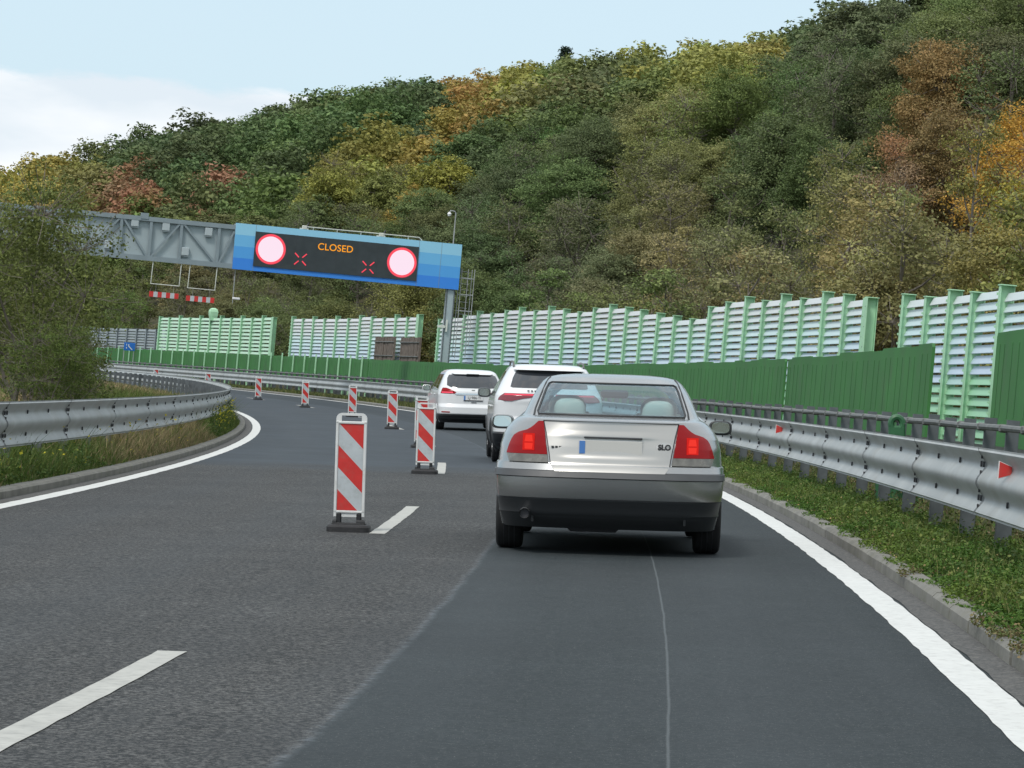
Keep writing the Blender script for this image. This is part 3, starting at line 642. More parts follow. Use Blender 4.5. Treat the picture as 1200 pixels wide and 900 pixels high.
# sign box
bx0, bx1 = XP, XR; bt, bb = z_top + .10, z_bot - .0; hb = (bt - bb) / 4
sb = MB(); sb.box(((bx0 + bx1) / 2, .45, (bt + bb) / 2), (bx1 - bx0 - .04, .9, bt - bb - .04), M['gantry_dark'], GF)
for i in range(4):
    sb.box(((bx0 + bx1) / 2, -.04, bt - hb * (i + .5)), (bx1 - bx0, .08, hb), M['blue%d' % i], GF)
box = sb.build('sign_box', gr)
sx0, sx1 = XP + .92, XP + 8.45; s_t, s_b = bt - .30, bb + .22
mb = MB(); mb.box(((sx0 + sx1) / 2, -.10, (s_t + s_b) / 2), (sx1 - sx0, .05, s_t - s_b), M['screen'], GF); scr = mb.build('led_screen', gr)
for x in (XP + .92, XP + 8.45, XP + 9.5):
    mb = MB(); mb.box((x + .01, -.083, (bt + bb) / 2), (.014, .006, bt - bb - .01), M['gantry_dark'], GF); mb.build('panel_joint', gr)
for k in range(1, 8):
    mb = MB(); mb.box((sx0 + (sx1 - sx0) * k / 8, -.1255, (s_t + s_b) / 2), (.012, .004, s_t - s_b - .01), M['bolt'], GF); mb.build('module_joint', scr)
def ringm(mb, cx_, cz, r0, r1, m, y, n=48):
    fs = []; vs = []
    for k in range(n):
        t = 2 * PI * k / n; vs += [GF @ Vector((cx_ + r0 * math.cos(t), y, cz + r0 * math.sin(t))), GF @ Vector((cx_ + r1 * math.cos(t), y, cz + r1 * math.sin(t)))]
    for k in range(n): a, b = 2 * k, 2 * ((k + 1) % n); fs.append((a, a + 1, b + 1, b))
    mb.add(vs, fs, m)
for cx_, cz, nm in ((sx0 + .74, (s_t + s_b) / 2 + .04, 0), (sx1 - .74, (s_t + s_b) / 2 - .0, 1)):
    mb = MB(); ringm(mb, cx_, cz, .575, .685, M['led_red'], -.131); ringm(mb, cx_, cz, 0.0001, .575, M['led_pink'], -.131); mb.build('no_entry_disc', gr)
for cx_, cz in ((sx0 + 2.13, s_b + .50), (sx1 - 2.28, s_b + .42)):
    mb = MB()
    for sx in (-1, 1):
        for sz in (-1, 1): bar(mb, cx_ + sx * .08, cz + sz * .08, cx_ + sx * .27, cz + sz * .26, .05, M['led_red'], y=-.135, t=.012)
    mb.build('lane_cross', gr)
cu = bpy.data.curves.new('closed_text', 'FONT'); cu.body = 'CLOSED'; cu.size = .435; cu.align_x = 'CENTER'; cu.align_y = 'CENTER'; cu.offset = .0015; cu.space_character = 1.02
to = bpy.data.objects.new('tmp', cu); C.objects.link(to); dgx = bpy.context.evaluated_depsgraph_get(); tme = bpy.data.meshes.new_from_object(to.evaluated_get(dgx)); bpy.data.objects.remove(to)
tme.materials.clear(); tme.materials.append(M['led_amber'])
txt = bpy.data.objects.new('text_line', tme); C.objects.link(txt); txt.parent = gr
txt.matrix_local = Matrix.Translation(((sx0 + sx1) / 2 - .08, -.135, s_t - .42)) @ Matrix.Rotation(PI / 2, 4, 'X')
# post, ladder cage, camera poles, walkway pipe
mb = MB(); mb.box((6.30, .25, z_bot / 2 - .3), (.34, .42, z_bot + .6), M['gantry'], GF, bev=.03); mb.box((6.12, .02, z_bot / 2 - .3), (.035, .04, z_bot + .6), M['galv_dark'], GF); mb.box((6.48, .02, z_bot / 2 - .3), (.035, .04, z_bot + .6), M['galv_dark'], GF); mb.build('post', gr)
mb = MB(); mb.box((-17.3, .25, z_bot / 2), (.42, .42, z_bot + 1.6), M['gantry'], GF, bev=.03); mb.build('post', gr)
mb = MB(); mb.box((5.98, -.05, 3.9), (.34, .12, .12), M['offwhite'], GF); mb.box((6.22, -.05, 3.95), (.08, .06, .55), M['offwhite'], GF); mb.build('wall_bracket', gr)
mb = MB()
for x in (6.75, 7.05, 7.35): mb.tube([GF @ Vector((x, .1, 2.5 + (x - 6.75))), GF @ Vector((x, .1, z_bot + 1.0))], .018, M['galv'], 6)
for x in (6.75, 7.35): mb.tube([GF @ Vector((x, .7, 2.6)), GF @ Vector((x, .7, z_bot + 1.0))], .018, M['galv'], 6)
for z in np.arange(3.2, z_bot + 1.01, .75): mb.tube([GF @ Vector(p) for p in ((6.75, .1, z), (7.35, .1, z), (7.35, .7, z), (6.75, .7, z), (6.75, .1, z))], .018, M['galv'], 6)
for z in np.arange(2.6, z_bot + 1.0, .28): mb.tube([GF @ Vector((6.85, .72, z)), GF @ Vector((7.25, .72, z))], .012, M['galv'], 5)
mb.build('ladder_cage', gr)
mb = MB(); mb.tube([GF @ Vector(p) for p in ((6.25, .2, bt), (6.25, .2, bt + 1.42), (6.2, .2, bt + 1.5), (6.0, .2, bt + 1.52), (5.95, .2, bt + 1.44))], .028, M['galv'], 8); mb.build('camera_pole', gr)
mb = MB(); mb.tube([GF @ Vector(p) for p in ((5.95, .2, bt + 1.44), (5.95, .2, bt + 1.36), (5.95, .2, bt + 1.26))], [.05, .10, .06], M['white_paint'], 12); mb.build('camera', gr)
for x in (-.70, 2.85):
    mb = MB(); mb.box((x, 0, bt + .09), (.22, .14, .18), M['offwhite'], GF, bev=.02); mb.box((x - .02, 0, bt + .03), (.40, .08, .06), M['offwhite'], GF); mb.tube([GF @ Vector((x + .12, .1, bt + .12)), GF @ Vector((x + .2, .1, bt + .34))], [.07, .02], M['black_pl'], 8); mb.build('sensor', gr)
mb = MB(); mb.tube([GF @ Vector((-.6, -.02, bt + .13)), GF @ Vector((2.8, -.02, bt + .14)), GF @ Vector((4.6, -.02, bt + .14)), GF @ Vector((4.75, -.02, bt + .02))], .022, M['offwhite'], 6)
for x in np.arange(-.3, 4.6, 1.1): mb.tube([GF @ Vector((x, -.02, bt)), GF @ Vector((x, -.02, bt + .13))], .015, M['offwhite'], 6)
mb.build('cable_rail', gr)
mb = MB(); mb.tube([GF @ Vector((-3.66, .1, z_bot)), GF @ Vector((-3.66, .1, z_bot - 1.55))], .022, M['galv'], 6); mb.box((-3.52, .05, z_bot - 1.32), (.34, .12, .10), M['white_paint'], GF, bev=.02); mb.build('hanging_camera', gr)
# hanging frames and striped height bars
for xa, xb, zz, lab in ((-7.42, -6.12, z_bot - 1.12, 'red and white striped height bar hanging on the left below the gantry'), (-5.75, -4.50, z_bot - 1.16, 'red and white striped height bar hanging on the right below the gantry')):
    root = empty('height_bar', GF @ Matrix.Translation((xa, 0, z_bot))); tag(root, lab, 'height bar', 'height bars below the gantry')
    mb = MB(); mb.tube([GF @ Vector(p) for p in ((xa + .03, 0, z_bot), (xa, 0, zz + .12), (xb - .02, 0, zz + .12), (xb, 0, z_bot))], .026, M['offwhite'], 6)
    for x in (xa + .25, xb - .25): mb.tube([GF @ Vector((x, .0, zz + .12)), GF @ Vector((x, 0, zz - .22))], .006, M['galv'], 5)
    mb.build('hanger', root)
    mb = MB(); n = 7; w = (xb - xa + .02) / n
    for k in range(n): mb.box((xa - .03 + w * (k + .5), 0, zz - .34), (w, .05, .24), M['red_refl'] if k % 2 == 0 else M['white_refl'], GF)
    mb.build('striped_bar', root)

# ------------------------------------------------------------------ road marker panels
def make_marker():
    root = empty('traffic_marker'); W, H0, H1 = .27, .125, 1.035
    mb = MB(); r_ = .045; pts = []
    def rr_rect(x, z0, z1, r, n=5):
        o_ = []
        for cx_, cz, a0 in ((x - r, z1 - r, 0), (-x + r, z1 - r, PI / 2)):
            for k in range(n + 1): t = a0 + PI / 2 * k / n; o_.append((cx_ + r * math.cos(t), cz + r * math.sin(t)))
        return o_ + [(-x, z0), (x, z0)]
    outer = rr_rect(W / 2, H0, H1, .05); hz0, hz1 = H1 - .072, H1 - .022
    # body built of strips so the hand slot is a real hole
    y0, y1 = -.022, .022
    def prism(pts, m, ya=y0, yb=y1):
        k = len(pts); vs = [(x, ya, z) for x, z in pts] + [(x, yb, z) for x, z in pts]
        mb.add(vs, [tuple(range(k))[::-1], tuple(range(k, 2 * k)), *[(j, (j + 1) % k, k + (j + 1) % k, k + j) for j in range(k)]], m)
    w2 = W / 2; sx = .088
    prism([(-w2, H0), (w2, H0), (w2, hz0), (-w2, hz0)], M['white_pl'])
    arc = [(w2 - .05 + .05 * math.cos(t), H1 - .05 + .05 * math.sin(t)) for t in np.linspace(0, PI / 2, 6)]
    prism([(w2, hz0)] + arc + [(sx, H1), (sx, hz0)], M['white_pl']); prism([(-x, z) for x, z in ([(w2, hz0)] + arc + [(sx, H1), (sx, hz0)])][::-1], M['white_pl'])
    prism([(-sx, hz1), (sx, hz1), (sx, H1), (-sx, H1)], M['white_pl'])
    for x in (-1, 1): mb.box((x * (w2 - .012), y0 - .004, (H0 + hz0) / 2), (.024, .014, hz0 - H0), M['white_pl'], bev=.004)
    mb.box((0, y0 - .004, hz0 - .012), (W, .014, .022), M['white_pl'], bev=.004); mb.box((0, y0 - .004, H0 + .045), (W, .014, .02), M['white_pl'], bev=.004)
    mb.build('panel_frame', root)
    # striped sheeting: diagonal bands falling to the right
    mb = MB(); X = .108; Z0, Z1 = H0 + .058, hz0 - .02; HH = Z1 - Z0; slope = 1.02; per = .385
    def clip(poly, a, b, c, keep):   # half-plane a*x+b*z<=c
        out = []
        for i in range(len(poly)):
            p_, q_ = poly[i], poly[(i + 1) % len(poly)]; fp, fq = a * p_[0] + b * p_[1] - c, a * q_[0] + b * q_[1] - c
            if fp <= 0: out.append(p_)
            if fp * fq < 0: t = fp / (fp - fq); out.append((p_[0] + t * (q_[0] - p_[0]), p_[1] + t * (q_[1] - p_[1])))
        return out
    rect = [(-X, Z0), (X, Z0), (X, Z1), (-X, Z1)]
    cst = Z1 - slope * X     # line through top-left corner: z + slope*x = cst ; red above (top right)
    k = 0; hi = 1e3; lo = cst; edges = [cst + .0]
    bands = [(cst, 99, 'red_refl')]; cur = cst; col = 'white_refl'
    for q in range(6): bands.append((cur - per / 2, cur, col)); cur -= per / 2; col = 'red_refl' if col == 'white_refl' else 'white_refl'
    for lo, hi, cm in bands:
        pl = clip(rect, slope, 1, hi, 1); pl = clip(pl, -slope, -1, -lo, 1) if pl else pl
        if len(pl) > 2:
            kk = len(pl); vs = [(x, y0 - .003, z) for x, z in pl]; mb.add(vs, [tuple(range(kk))], M[cm])
    mb.build('striped_sheet', root)
    for x in (-1, 1):
        mb = MB(); mb.box((x * .088, -.0, .105), (.045, .07, .11), M['black_pl'], bev=.01); mb.tube([(x * .088 - .02, -.03, .078), (x * .088 + .055 * x, -.03, .078)], .024, M['black_pl'], 10); mb.build('foot_clamp', root)
    mb = MB()
    ol = lambda z, sx_, sy: [(sx_ * math.copysign(abs(math.cos(t)) ** .35, math.cos(t)), sy * math.copysign(abs(math.sin(t)) ** .35, math.sin(t)), z) for t in np.linspace(0, 2 * PI, 33)[:-1]]
    rows = [ol(.0, .19, .20), ol(.042, .19, .20), ol(.058, .178, .19), ol(.06, .17, .18)]; mb.grid(rows, M['rubber'], closed=True); mb.add(rows[-1], [tuple(range(32))], M['rubber'])
    mb.box((0, 0, .06), (.30, .12, .03), M['rubber'], bev=.01)
    mb.build('rubber_base', root); return root
mk0 = make_marker(); KIDS[mk0.name] = list(mk0.children)
mlabels = ['nearest red and white striped road marker panel, tallest in the row', 'second nearest striped marker panel, beside the short white dash', 'third striped marker panel, half hidden behind the second one', 'fourth striped marker panel, between the nearest and the white van-like car', 'fifth striped marker panel, just above the top of the nearest panel', 'sixth striped marker panel, standing on the bend left of the nearest one', 'seventh striped marker panel, near the tip of the left edge line', 'eighth striped marker panel, showing just above the left guardrail end', 'farthest striped marker panel, tiny beyond the left guardrail']
pts_mk = [(26.44, -.27), (44.0, -.22), (60.6, -.28), (80.5, -.25), (98.5, -.25), (116.6, -.3), (134.5, -.25), (152.5, -.25), (170.6, -.25)]
for i, (s, dl) in enumerate(pts_mk):
    o = mk0 if i == 0 else copy_tree(mk0)
    o.matrix_world = frame(s, LD + dl, .001, yaw=[.03, -.05, .1, .0, .08, .12, .15, .2, .2][i])
    tag(o, mlabels[i], 'road marker', 'striped marker panels along the lane line')
bpy.context.view_layer.update()

# ------------------------------------------------------------------ cars
class Car:
    def __init__(s, tab, L):
        # tab rows: z, w, yR, yF, cR, cF, n
        s.t = np.array(tab, float); s.L = L
    def at(s, z): return [float(np.interp(z, s.t[:, 0], s.t[:, k])) for k in range(1, 7)]
    def rear(s, x, z):
        w, yR, yF, cR, cF, n = s.at(z); u = min(abs(x) / w, 1); return yR + cR * (1 - (1 - u ** n) ** (1 / n))
    def front(s, x, z):
        w, yR, yF, cR, cF, n = s.at(z); u = min(abs(x) / w, 1); return yF - cF * (1 - (1 - u ** n) ** (1 / n))
    def side(s, y, z):
        w, yR, yF, cR, cF, n = s.at(z)
        if y < yR + cR: v = min(max((yR + cR - y) / cR, 0), 1); return w * (1 - v ** n) ** (1 / n)
        if y > yF - cF: v = min(max((y - yF + cF) / cF, 0), 1); return w * (1 - v ** n) ** (1 / n)
        return w
    def ring(s, z, nr=28, ns=70, off=0):
        w, yR, yF, cR, cF, n = s.at(z); w += off; yR -= off; yF += off; p = []
        def sp(a): return math.copysign(abs(a) ** (2 / n), a)
        for k in range(2 * nr + 1): t = -PI / 2 + PI * k / (2 * nr); p.append((w * sp(math.sin(t)), yR + cR - cR * abs(math.cos(t)) ** (2 / n), z))
        for k in range(1, ns): p.append((w, (yR + cR) + (yF - cF - yR - cR) * k / ns, z))
        for k in range(2 * nr + 1): t = PI / 2 - PI * k / (2 * nr); p.append((w * sp(math.sin(t)), yF - cF + cF * abs(math.cos(t)) ** (2 / n), z))
        for k in range(1, ns): p.append((-w, (yF - cF) + (yR + cR - yF + cF) * k / ns, z))
        return p
    def band(s, mb, zs, off, m, lo=None, nr=28, ns=70, ext=14, foff=None):
        # strip hugging the rear, ext points along each flank
        rows = []
        for z in zs:
            rg = s.ring(z, nr, ns, off if foff is None else foff(z)); a = rg[-ext:] + rg[:2 * nr + 1 + ext]; rows.append(a)
        mb.grid(rows, m)
    def patch(s, mb, rows, off, m, nx=16, nz=10, thick=.012, fn=None, skirt=True):
        zs = [r[0] for r in rows][::-1] if rows[0][0] > rows[-1][0] else [r[0] for r in rows]; rr = sorted(rows, key=lambda r: r[0]); Z = np.array([r[0] for r in rr]); A = np.array([r[1] for r in rr]); B = np.array([r[2] for r in rr])
        zz = np.unique(np.concatenate([Z, np.linspace(Z[0], Z[-1], nz)])); fn = fn or s.rear; g = []
        for z in zz:
            a, b = np.interp(z, Z, A), np.interp(z, Z, B); g.append([(a + (b - a) * k / nx, fn(a + (b - a) * k / nx, z) - off, z) for k in range(nx + 1)])
        mb.grid(g, m)
        if skirt:
            loop = [*g[0], *[r_[-1] for r_ in g[1:-1]], *g[-1][::-1], *[r_[0] for r_ in g[1:-1]][::-1]]
            mb.grid([loop, [(x, y + thick, z) for x, y, z in loop]], m, closed=True)
        return g
    def spatch(s, mb, rows, side, off, m, ny=16, nz=8):
        rr = sorted(rows, key=lambda r: r[0]); Z = np.array([r[0] for r in rr]); A = np.array([r[1] for r in rr]); B = np.array([r[2] for r in rr]); g = []
        for z in np.unique(np.concatenate([Z, np.linspace(Z[0], Z[-1], nz)])):
            a, b = np.interp(z, Z, A), np.interp(z, Z, B); g.append([(side * (s.side(a + (b - a) * k / ny, z) + off), a + (b - a) * k / ny, z) for k in range(ny + 1)])
        mb.grid(g, m, flip=(side < 0))
        loop = [*g[0], *[r_[-1] for r_ in g[1:-1]], *g[-1][::-1], *[r_[0] for r_ in g[1:-1]][::-1]]
        mb.grid([loop, [(x - side * .01, y, z) for x, y, z in loop]], m, closed=True)
    def body(s, root, m, zs, arches, cut=None, archr=.37):
        mb = MB(); rows = [s.ring(z) for z in zs]; mb.grid(rows, m, closed=True)
        n = len(rows[0]); tz = zs[-1]; mb.add(rows[-1], [tuple(range(n))], m)
        keep_f, keep_m = [], []; lowm = mb.mi(M['grey_pl'])
        mb.m = [lowm if (len(f) == 4 and sum(mb.v[i][2] for i in f) / 4 < s.lowz) else mi for f, mi in zip(mb.f, mb.m)]
        for f, mi in zip(mb.f, mb.m):
            c = [sum(mb.v[i][k] for i in f) / len(f) for k in range(3)]; ok = True
            if abs(c[0]) > .55 and len(f) == 4:
                for ya in arches:
                    if math.hypot(c[1] - ya, c[2] - .33) < archr: ok = False
            if ok and cut and len(f) == 4 and cut(c): ok = False
            if ok: keep_f.append(f); keep_m.append(mi)
        mb.f, mb.m = keep_f, keep_m
        o = mb.build('body', root, smooth=True, local=True)
        for ya in arches:
            for sd in (-1, 1):
                q = MB(); q.tube([(sd * (s.side(ya + archr * math.cos(t), .33 + archr * math.sin(t)) - .004), ya + archr * math.cos(t), .33 + archr * math.sin(t)) for t in np.linspace(-.35, PI + .35, 26)], s.lip, s.lipm, 8); q.build('arch_trim', root, smooth=True, local=True)
        return o
def wheel(root, x, y, r, w, sd):
    wr = empty('wheel'); wr.parent = root; wr.location = (x, y, r)
    mb = MB(); prof = [(-.5, .62), (-.5, .90), (-.44, .975), (-.36, 1.0), (.36, 1.0), (.44, .975), (.5, .90), (.5, .62)]
    rows = [[(a * w, r * b * math.cos(t), r * b * math.sin(t)) for t in np.linspace(0, 2 * PI, 41)[:-1]] for a, b in prof]; mb.grid(rows, M['tyre'], closed=True)
    for gx in (-.2, 0, .2): mb.grid([[((gx + e) * w, r * 1.001 * math.cos(t), r * 1.001 * math.sin(t)) for t in np.linspace(0, 2 * PI, 41)[:-1]] for e in (-.02, .02)], M['bolt'], closed=True)
    mb.build('tyre', wr, smooth=True, local=True)
    mb = MB(); rr = r * .63
    rows = [[(sd * a * w, b * rr * math.cos(t), b * rr * math.sin(t)) for t in np.linspace(0, 2 * PI, 33)[:-1]] for a, b in ((-.45, 1), (.44, 1), (.46, .93), (.30, .88))]; mb.grid(rows, M['rim'], closed=True)
    mb.grid([[(sd * a * w, b * rr * math.cos(t), b * rr * math.sin(t)) for t in np.linspace(0, 2 * PI, 33)[:-1]] for a, b in ((.02, .9), (.02, .01))], M['bolt'], closed=True)
    for k in range(5):
        t = 2 * PI * k / 5; mb.box((sd * w * .36, rr * .45, 0), (.03, rr * .95, .055), M['rim'], Matrix.Rotation(t, 4, 'X'))
    mb.build('rim', wr, smooth=True, local=True)
def finish(root, mw): root.matrix_world = mw
def mirror(root, sd, x, y, z, w, h, shellm, tilt=.05):
    mr_ = MB(); g = []
    for k, (sc_, dy) in enumerate(((.86, 0), (1, .01), (1, .05), (.8, .13), (.45, .18), (.05, .195))):
        g.append([(x + sd * 0 + w / 2 * sc_ * math.copysign(abs(math.cos(t)) ** .6, math.cos(t)), y + dy, z + h / 2 * sc_ * math.copysign(abs(math.sin(t)) ** .6, math.sin(t))) for t in np.linspace(0, 2 * PI, 29)[:-1]])
    mr_.grid(g, shellm, closed=True); mr_.tube([(x - sd * w * .45, y + .06, z - h * .3), (x - sd * (w * .45 + .10), y + .08, z - h * .42)], .025, M['black_pl'], 8)
    o = mr_.build('side_mirror', root, smooth=True, local=True)
    q = MB(); q.add([(x + w / 2 * .87 * math.copysign(abs(math.cos(t)) ** .6, math.cos(t)), y - .001, z + h / 2 * .87 * math.copysign(abs(math.sin(t)) ** .6, math.sin(t))) for t in np.linspace(0, 2 * PI, 29)[:-1]], [tuple(range(28))], M['black_pl'])
    q.add([(x + w / 2 * .78 * math.copysign(abs(math.cos(t)) ** .6, math.cos(t)), y - .008 - tilt * math.sin(t) * (-h / 2) * 1.6, z + .004 + h / 2 * .76 * math.copysign(abs(math.sin(t)) ** .6, math.sin(t))) for t in np.linspace(0, 2 * PI, 29)[:-1]], [tuple(range(28))], M['mirror'])
    q.build('mirror_glass', o, local=True)

# --- silver sedan
def sedan():
    root = empty('parked_sedan'); root.name = 'sedan_car'
    tab = [  # z, w, yR, yF, cR, cF, n
        (.20, .84, .30, 4.30, .50, .7, 3.2), (.30, .86, .14, 4.42, .50, .7, 3.2), (.45, .885, .035, 4.5, .50, .8, 3.2), (.60, .895, .02, 4.52, .55, .8, 3.1),
        (.66, .895, .05, 4.5, .58, .85, 3.0), (.72, .895, .09, 4.48, .62, .9, 2.9), (.85, .885, .12, 4.40, .66, 1.0, 2.8), (.93, .865, .14, 4.1, .70, 1.0, 2.7), (.98, .84, .155, 3.8, .72, 1.0, 2.6),
        (1.03, .80, .165, 3.5, .74, 1.0, 2.5), (1.060, .765, .17, 3.36, .74, .9, 2.5), (1.072, .745, .22, 3.33, .72, .9, 2.5), (1.085, .725, .50, 3.30, .58, .8, 2.5), (1.10, .712, .56, 3.26, .55, .8, 2.6),
        (1.20, .672, .80, 3.02, .55, .8, 2.7), (1.30, .625, 1.06, 2.72, .55, .7, 2.7), (1.365, .585, 1.26, 2.50, .55, .6, 2.6), (1.40, .545, 1.40, 2.38, .5, .5, 2.5), (1.422, .47, 1.52, 2.28, .45, .45, 2.4), (1.435, .34, 1.68, 2.15, .3, .3, 2.2), (1.438, .15, 1.8, 2.05, .1, .1, 2)]
    c = Car(tab, 4.58); c.lip = .018; c.lipm = M['silver']; c.lowz = .44
    zs = sorted(set([round(z, 4) for z in list(np.arange(.20, 1.05, .025)) + [r[0] for r in tab] + [1.066, 1.078, 1.092] + list(np.arange(1.11, 1.42, .012))]))
    rw = [(1.098, -.585, .585), (1.12, -.595, .595), (1.2, -.572, .572), (1.30, -.545, .545), (1.345, -.525, .525), (1.357, -.50, .50)]
    def wi(rows, x, z, sh):
        Z = [r[0] for r in rows]; 
        if z < Z[0] + sh or z > Z[-1] - sh: return False
        return np.interp(z, Z, [r[1] for r in rows]) + sh < x < np.interp(z, Z, [r[2] for r in rows]) - sh
    sw = [(1.02, .95, 3.25), (1.10, 1.0, 3.15), (1.2, 1.25, 2.9), (1.34, 1.65, 2.55)]
    fw = [(1.10, -.60, .60), (1.34, -.50, .50)]
    def cut(p_):
        x, y, z = p_
        if y < 1.6 and wi(rw, x, z, .018): return True
        if 1.09 < z < 1.36 and y > 2.4 and abs(x) < np.interp(z, [1.09, 1.36], [.56, .48]): return True
        if abs(x) > .5 and 1.04 < z < 1.33 and np.interp(z, [1.02, 1.34], [1.05, 1.7]) < y < np.interp(z, [1.02, 1.34], [3.1, 2.5]) and not (2.0 < y < 2.1): return True
        return False
    c.body(root, M['silver'], zs, (1.02, 3.74), cut, .345)
    # glass
    mb = MB(); c.patch(mb, rw, .003, M['glass_rear'], 20, 12, skirt=False); rwo = mb.build('rear_window', root, smooth=True, local=True)
    mb = MB(); g = []
    edge = [(z, a) for z, a, b in rw]; loop = []; inn = []
    for z, a, b in rw: loop.append((b, c.rear(b, z) - .006, z))
    for k in range(1, 12): x = .50 - 1.0 * k / 12; loop.append((x, c.rear(x, 1.357) - .006, 1.357))
    for z, a, b in rw[::-1]: loop.append((a, c.rear(a, z) - .006, z))
    for k in range(1, 14): x = -.585 + 1.17 * k / 14; loop.append((x, c.rear(x, 1.098) - .006, 1.098))
    mb.tube(loop + [loop[0]], .009, M['black_pl'], 6, cap=False); mb.build('window_seal', rwo, smooth=True, local=True)
    mb = MB(); c.patch(mb, [(1.09, -.6, .6), (1.36, -.5, .5)], -.003, M['glass_rear'], 12, 6, fn=c.front, skirt=False); mb.build('windscreen', root, smooth=True, local=True)
    for sd in (-1, 1):
        mb = MB(); c.spatch(mb, [(1.02, 1.0, 3.15), (1.34, 1.66, 2.52)], sd, .002, M['glass_rear']); mb.build('side_window', root, smooth=True, local=True)
        # dark roof ditch beside the rear window (C-pillar seam)
        mb = MB(); ln = [(sd * x, c.rear(x, z) - .004, z) for x, z in ((.625, 1.085), (.618, 1.14), (.60, 1.2), (.575, 1.28), (.552, 1.35), (.535, 1.385), (.52, 1.40))]; mb.tube(ln, .007, M['black_pl'], 6); mb.build('roof_seam', root, local=True)
    # boot lid
    lid = [(.645, -.36, .36), (.648, -.40, .40), (.66, -.435, .435), (.70, -.462, .462), (.80, -.478, .478), (.95, -.505, .505), (1.03, -.525, .525), (1.058, -.533, .533)]
    mb = MB(); c.patch(mb, [(z, a - .008, b + .008) for z, a, b in lid[:-1]] + [(1.060, -.541, .541)], .002, M['bolt'], 24, 14, skirt=False); sm = mb.build('boot_seam', root, smooth=True, local=True)
    mb = MB(); w_ = Car(tab, 4.58)
    def lf(x, z):   # lid face: plate recess between the lamps, ledge above the bumper
        y = c.rear(x, z); fx = 1 / (1 + math.exp((abs(x) - .36) / .03)); rec = .007 * fx / (1 + math.exp(-(z - .775) / .006)) / (1 + math.exp((z - .925) / .006)); return y + rec - .012 / (1 + math.exp((z - .70) / .01))
    c.patch(mb, lid, .010, M['silver_lit'], 60, 60, fn=lf); bl = mb.build('boot_lid', root, smooth=True, local=True)
    mb = MB(); c.patch(mb, [(1.052, -.54, .54), (1.068, -.545, .545)], .026, M['silver'], 24, 3, thick=.05); mb.build('boot_lip', bl, smooth=True, local=True)
    mb = MB(); yy = c.rear(0, .85); mb.box((0, yy - .006, .85), (.50, .008, .11), M['plate'], bev=.002); mb.build('number_plate', root, local=True)
    mb = MB(); mb.box((-.222, yy - .0115, .85), (.045, .004, .10), M['plate_blue']); mb.build('plate_band', root, local=True)
    mb = MB(); mb.box((.02, yy + .006, .928), (.46, .03, .014), M['strip'], bev=.004); mb.build('handle_shadow', root, local=True)  # dark strip standing in for the shadow of the boot handle
    # country sticker: white oval with SLO
    ox, oz = .425, .865; yo = lf(ox, oz) - .013; mb = MB(); mb.add([(ox + .065 * math.cos(t), lf(ox + .065 * math.cos(t), oz) - .0125, oz + .038 * math.sin(t)) for t in np.linspace(0, 2 * PI, 33)[:-1]], [tuple(range(32))], M['white_paint']); st = mb.build('oval_sticker', root, local=True)
    cu = bpy.data.curves.new('t', 'FONT'); cu.body = 'SLO'; cu.size = .058; cu.align_x = 'CENTER'; cu.align_y = 'CENTER'; cu.offset = .003
    to = bpy.data.objects.new('tmp', cu); C.objects.link(to); me = bpy.data.meshes.new_from_object(to.evaluated_get(bpy.context.evaluated_depsgraph_get())); bpy.data.objects.remove(to); me.materials.clear(); me.materials.append(M['bolt'])
    to = bpy.data.objects.new('letters', me); C.objects.link(to); to.parent = st; ang = math.atan2(lf(ox + .05, oz) - lf(ox - .05, oz), .1)
    to.matrix_local = Matrix.Translation((ox, yo - .006, oz - .002)) @ Matrix.Rotation(ang, 4, 'Z') @ Matrix.Rotation(PI / 2, 4, 'X')
    mb = MB()
    for k in range(3): mb.box((-.455 + k * .03, lf(-.43, .845) - .014, .845), (.02, .004, .016), M['grey_pl'])
    mb.build('model_badge', root, local=True)
    # bumper
    mb = MB(); c.band(mb, [.44, .445, .46, .50, .55, .604, .608], .012, M['silver'], foff=lambda z: .004 if z in (.44, .608) else (.014 if z > .47 else .010)); c.band(mb, [.659, .663, .70, .712, .716], .01, M['silver'], foff=lambda z: .004 if z in (.659,) else (.0 if z == .716 else .014)); bp = mb.build('rear_bumper', root, smooth=True, local=True)
    mb = MB(); c.band(mb, [.606, .611, .635, .657, .662], .01, M['strip'], foff=lambda z: .008 if z in (.606, .662) else .024, ext=8); mb.build('bumper_strip', bp, smooth=True, local=True)
    mb = MB(); c.band(mb, [.22, .27, .31, .325, .345, .40, .435, .442], .0, M['grey_pl'], foff=lambda z: float(np.interp(z, [.22, .31, .325, .345, .435, .442], [-.0, .004, .014, .008, .008, .0]))); mb.build('bumper_skirt', bp, smooth=True, local=True)
    # lamps
    lt = [(.785, -.825, -.497), (.80, -.822, -.50), (.85, -.808, -.507), (.90, -.788, -.515), (.93, -.768, -.518), (.952, -.735, -.520), (.962, -.705, -.522), (.972, -.67, -.524), (.99, -.638, -.527), (1.01, -.612, -.530), (1.03, -.592, -.534), (1.045, -.575, -.537)]
    for sd in (-1, 1):
        rows = lt if sd < 0 else [(z, -b, -a) for z, a, b in lt]
        mb = MB(); c.patch(mb, rows, .014, M['lens_red'], 18, 18, thick=.03); tl = mb.build('tail_lamp', root, smooth=True, local=True)
        mb = MB(); a, b = (-.695, -.60) if sd < 0 else (.60, .695); c.patch(mb, [(.812, a, b), (.945, a, b)], .0165, M['lamp_glow'], 8, 8, skirt=False); c.patch(mb, [(.822, a + .018, b - .018), (.868, a + .014, b - .014)], .018, M['lamp_on'], 6, 4, skirt=False); c.patch(mb, [(.880, a + .014, b - .014), (.932, a + .022, b - .022)], .018, M['lamp_on'], 6, 4, skirt=False); mb.build('lit_bulb', tl, smooth=True, local=True)
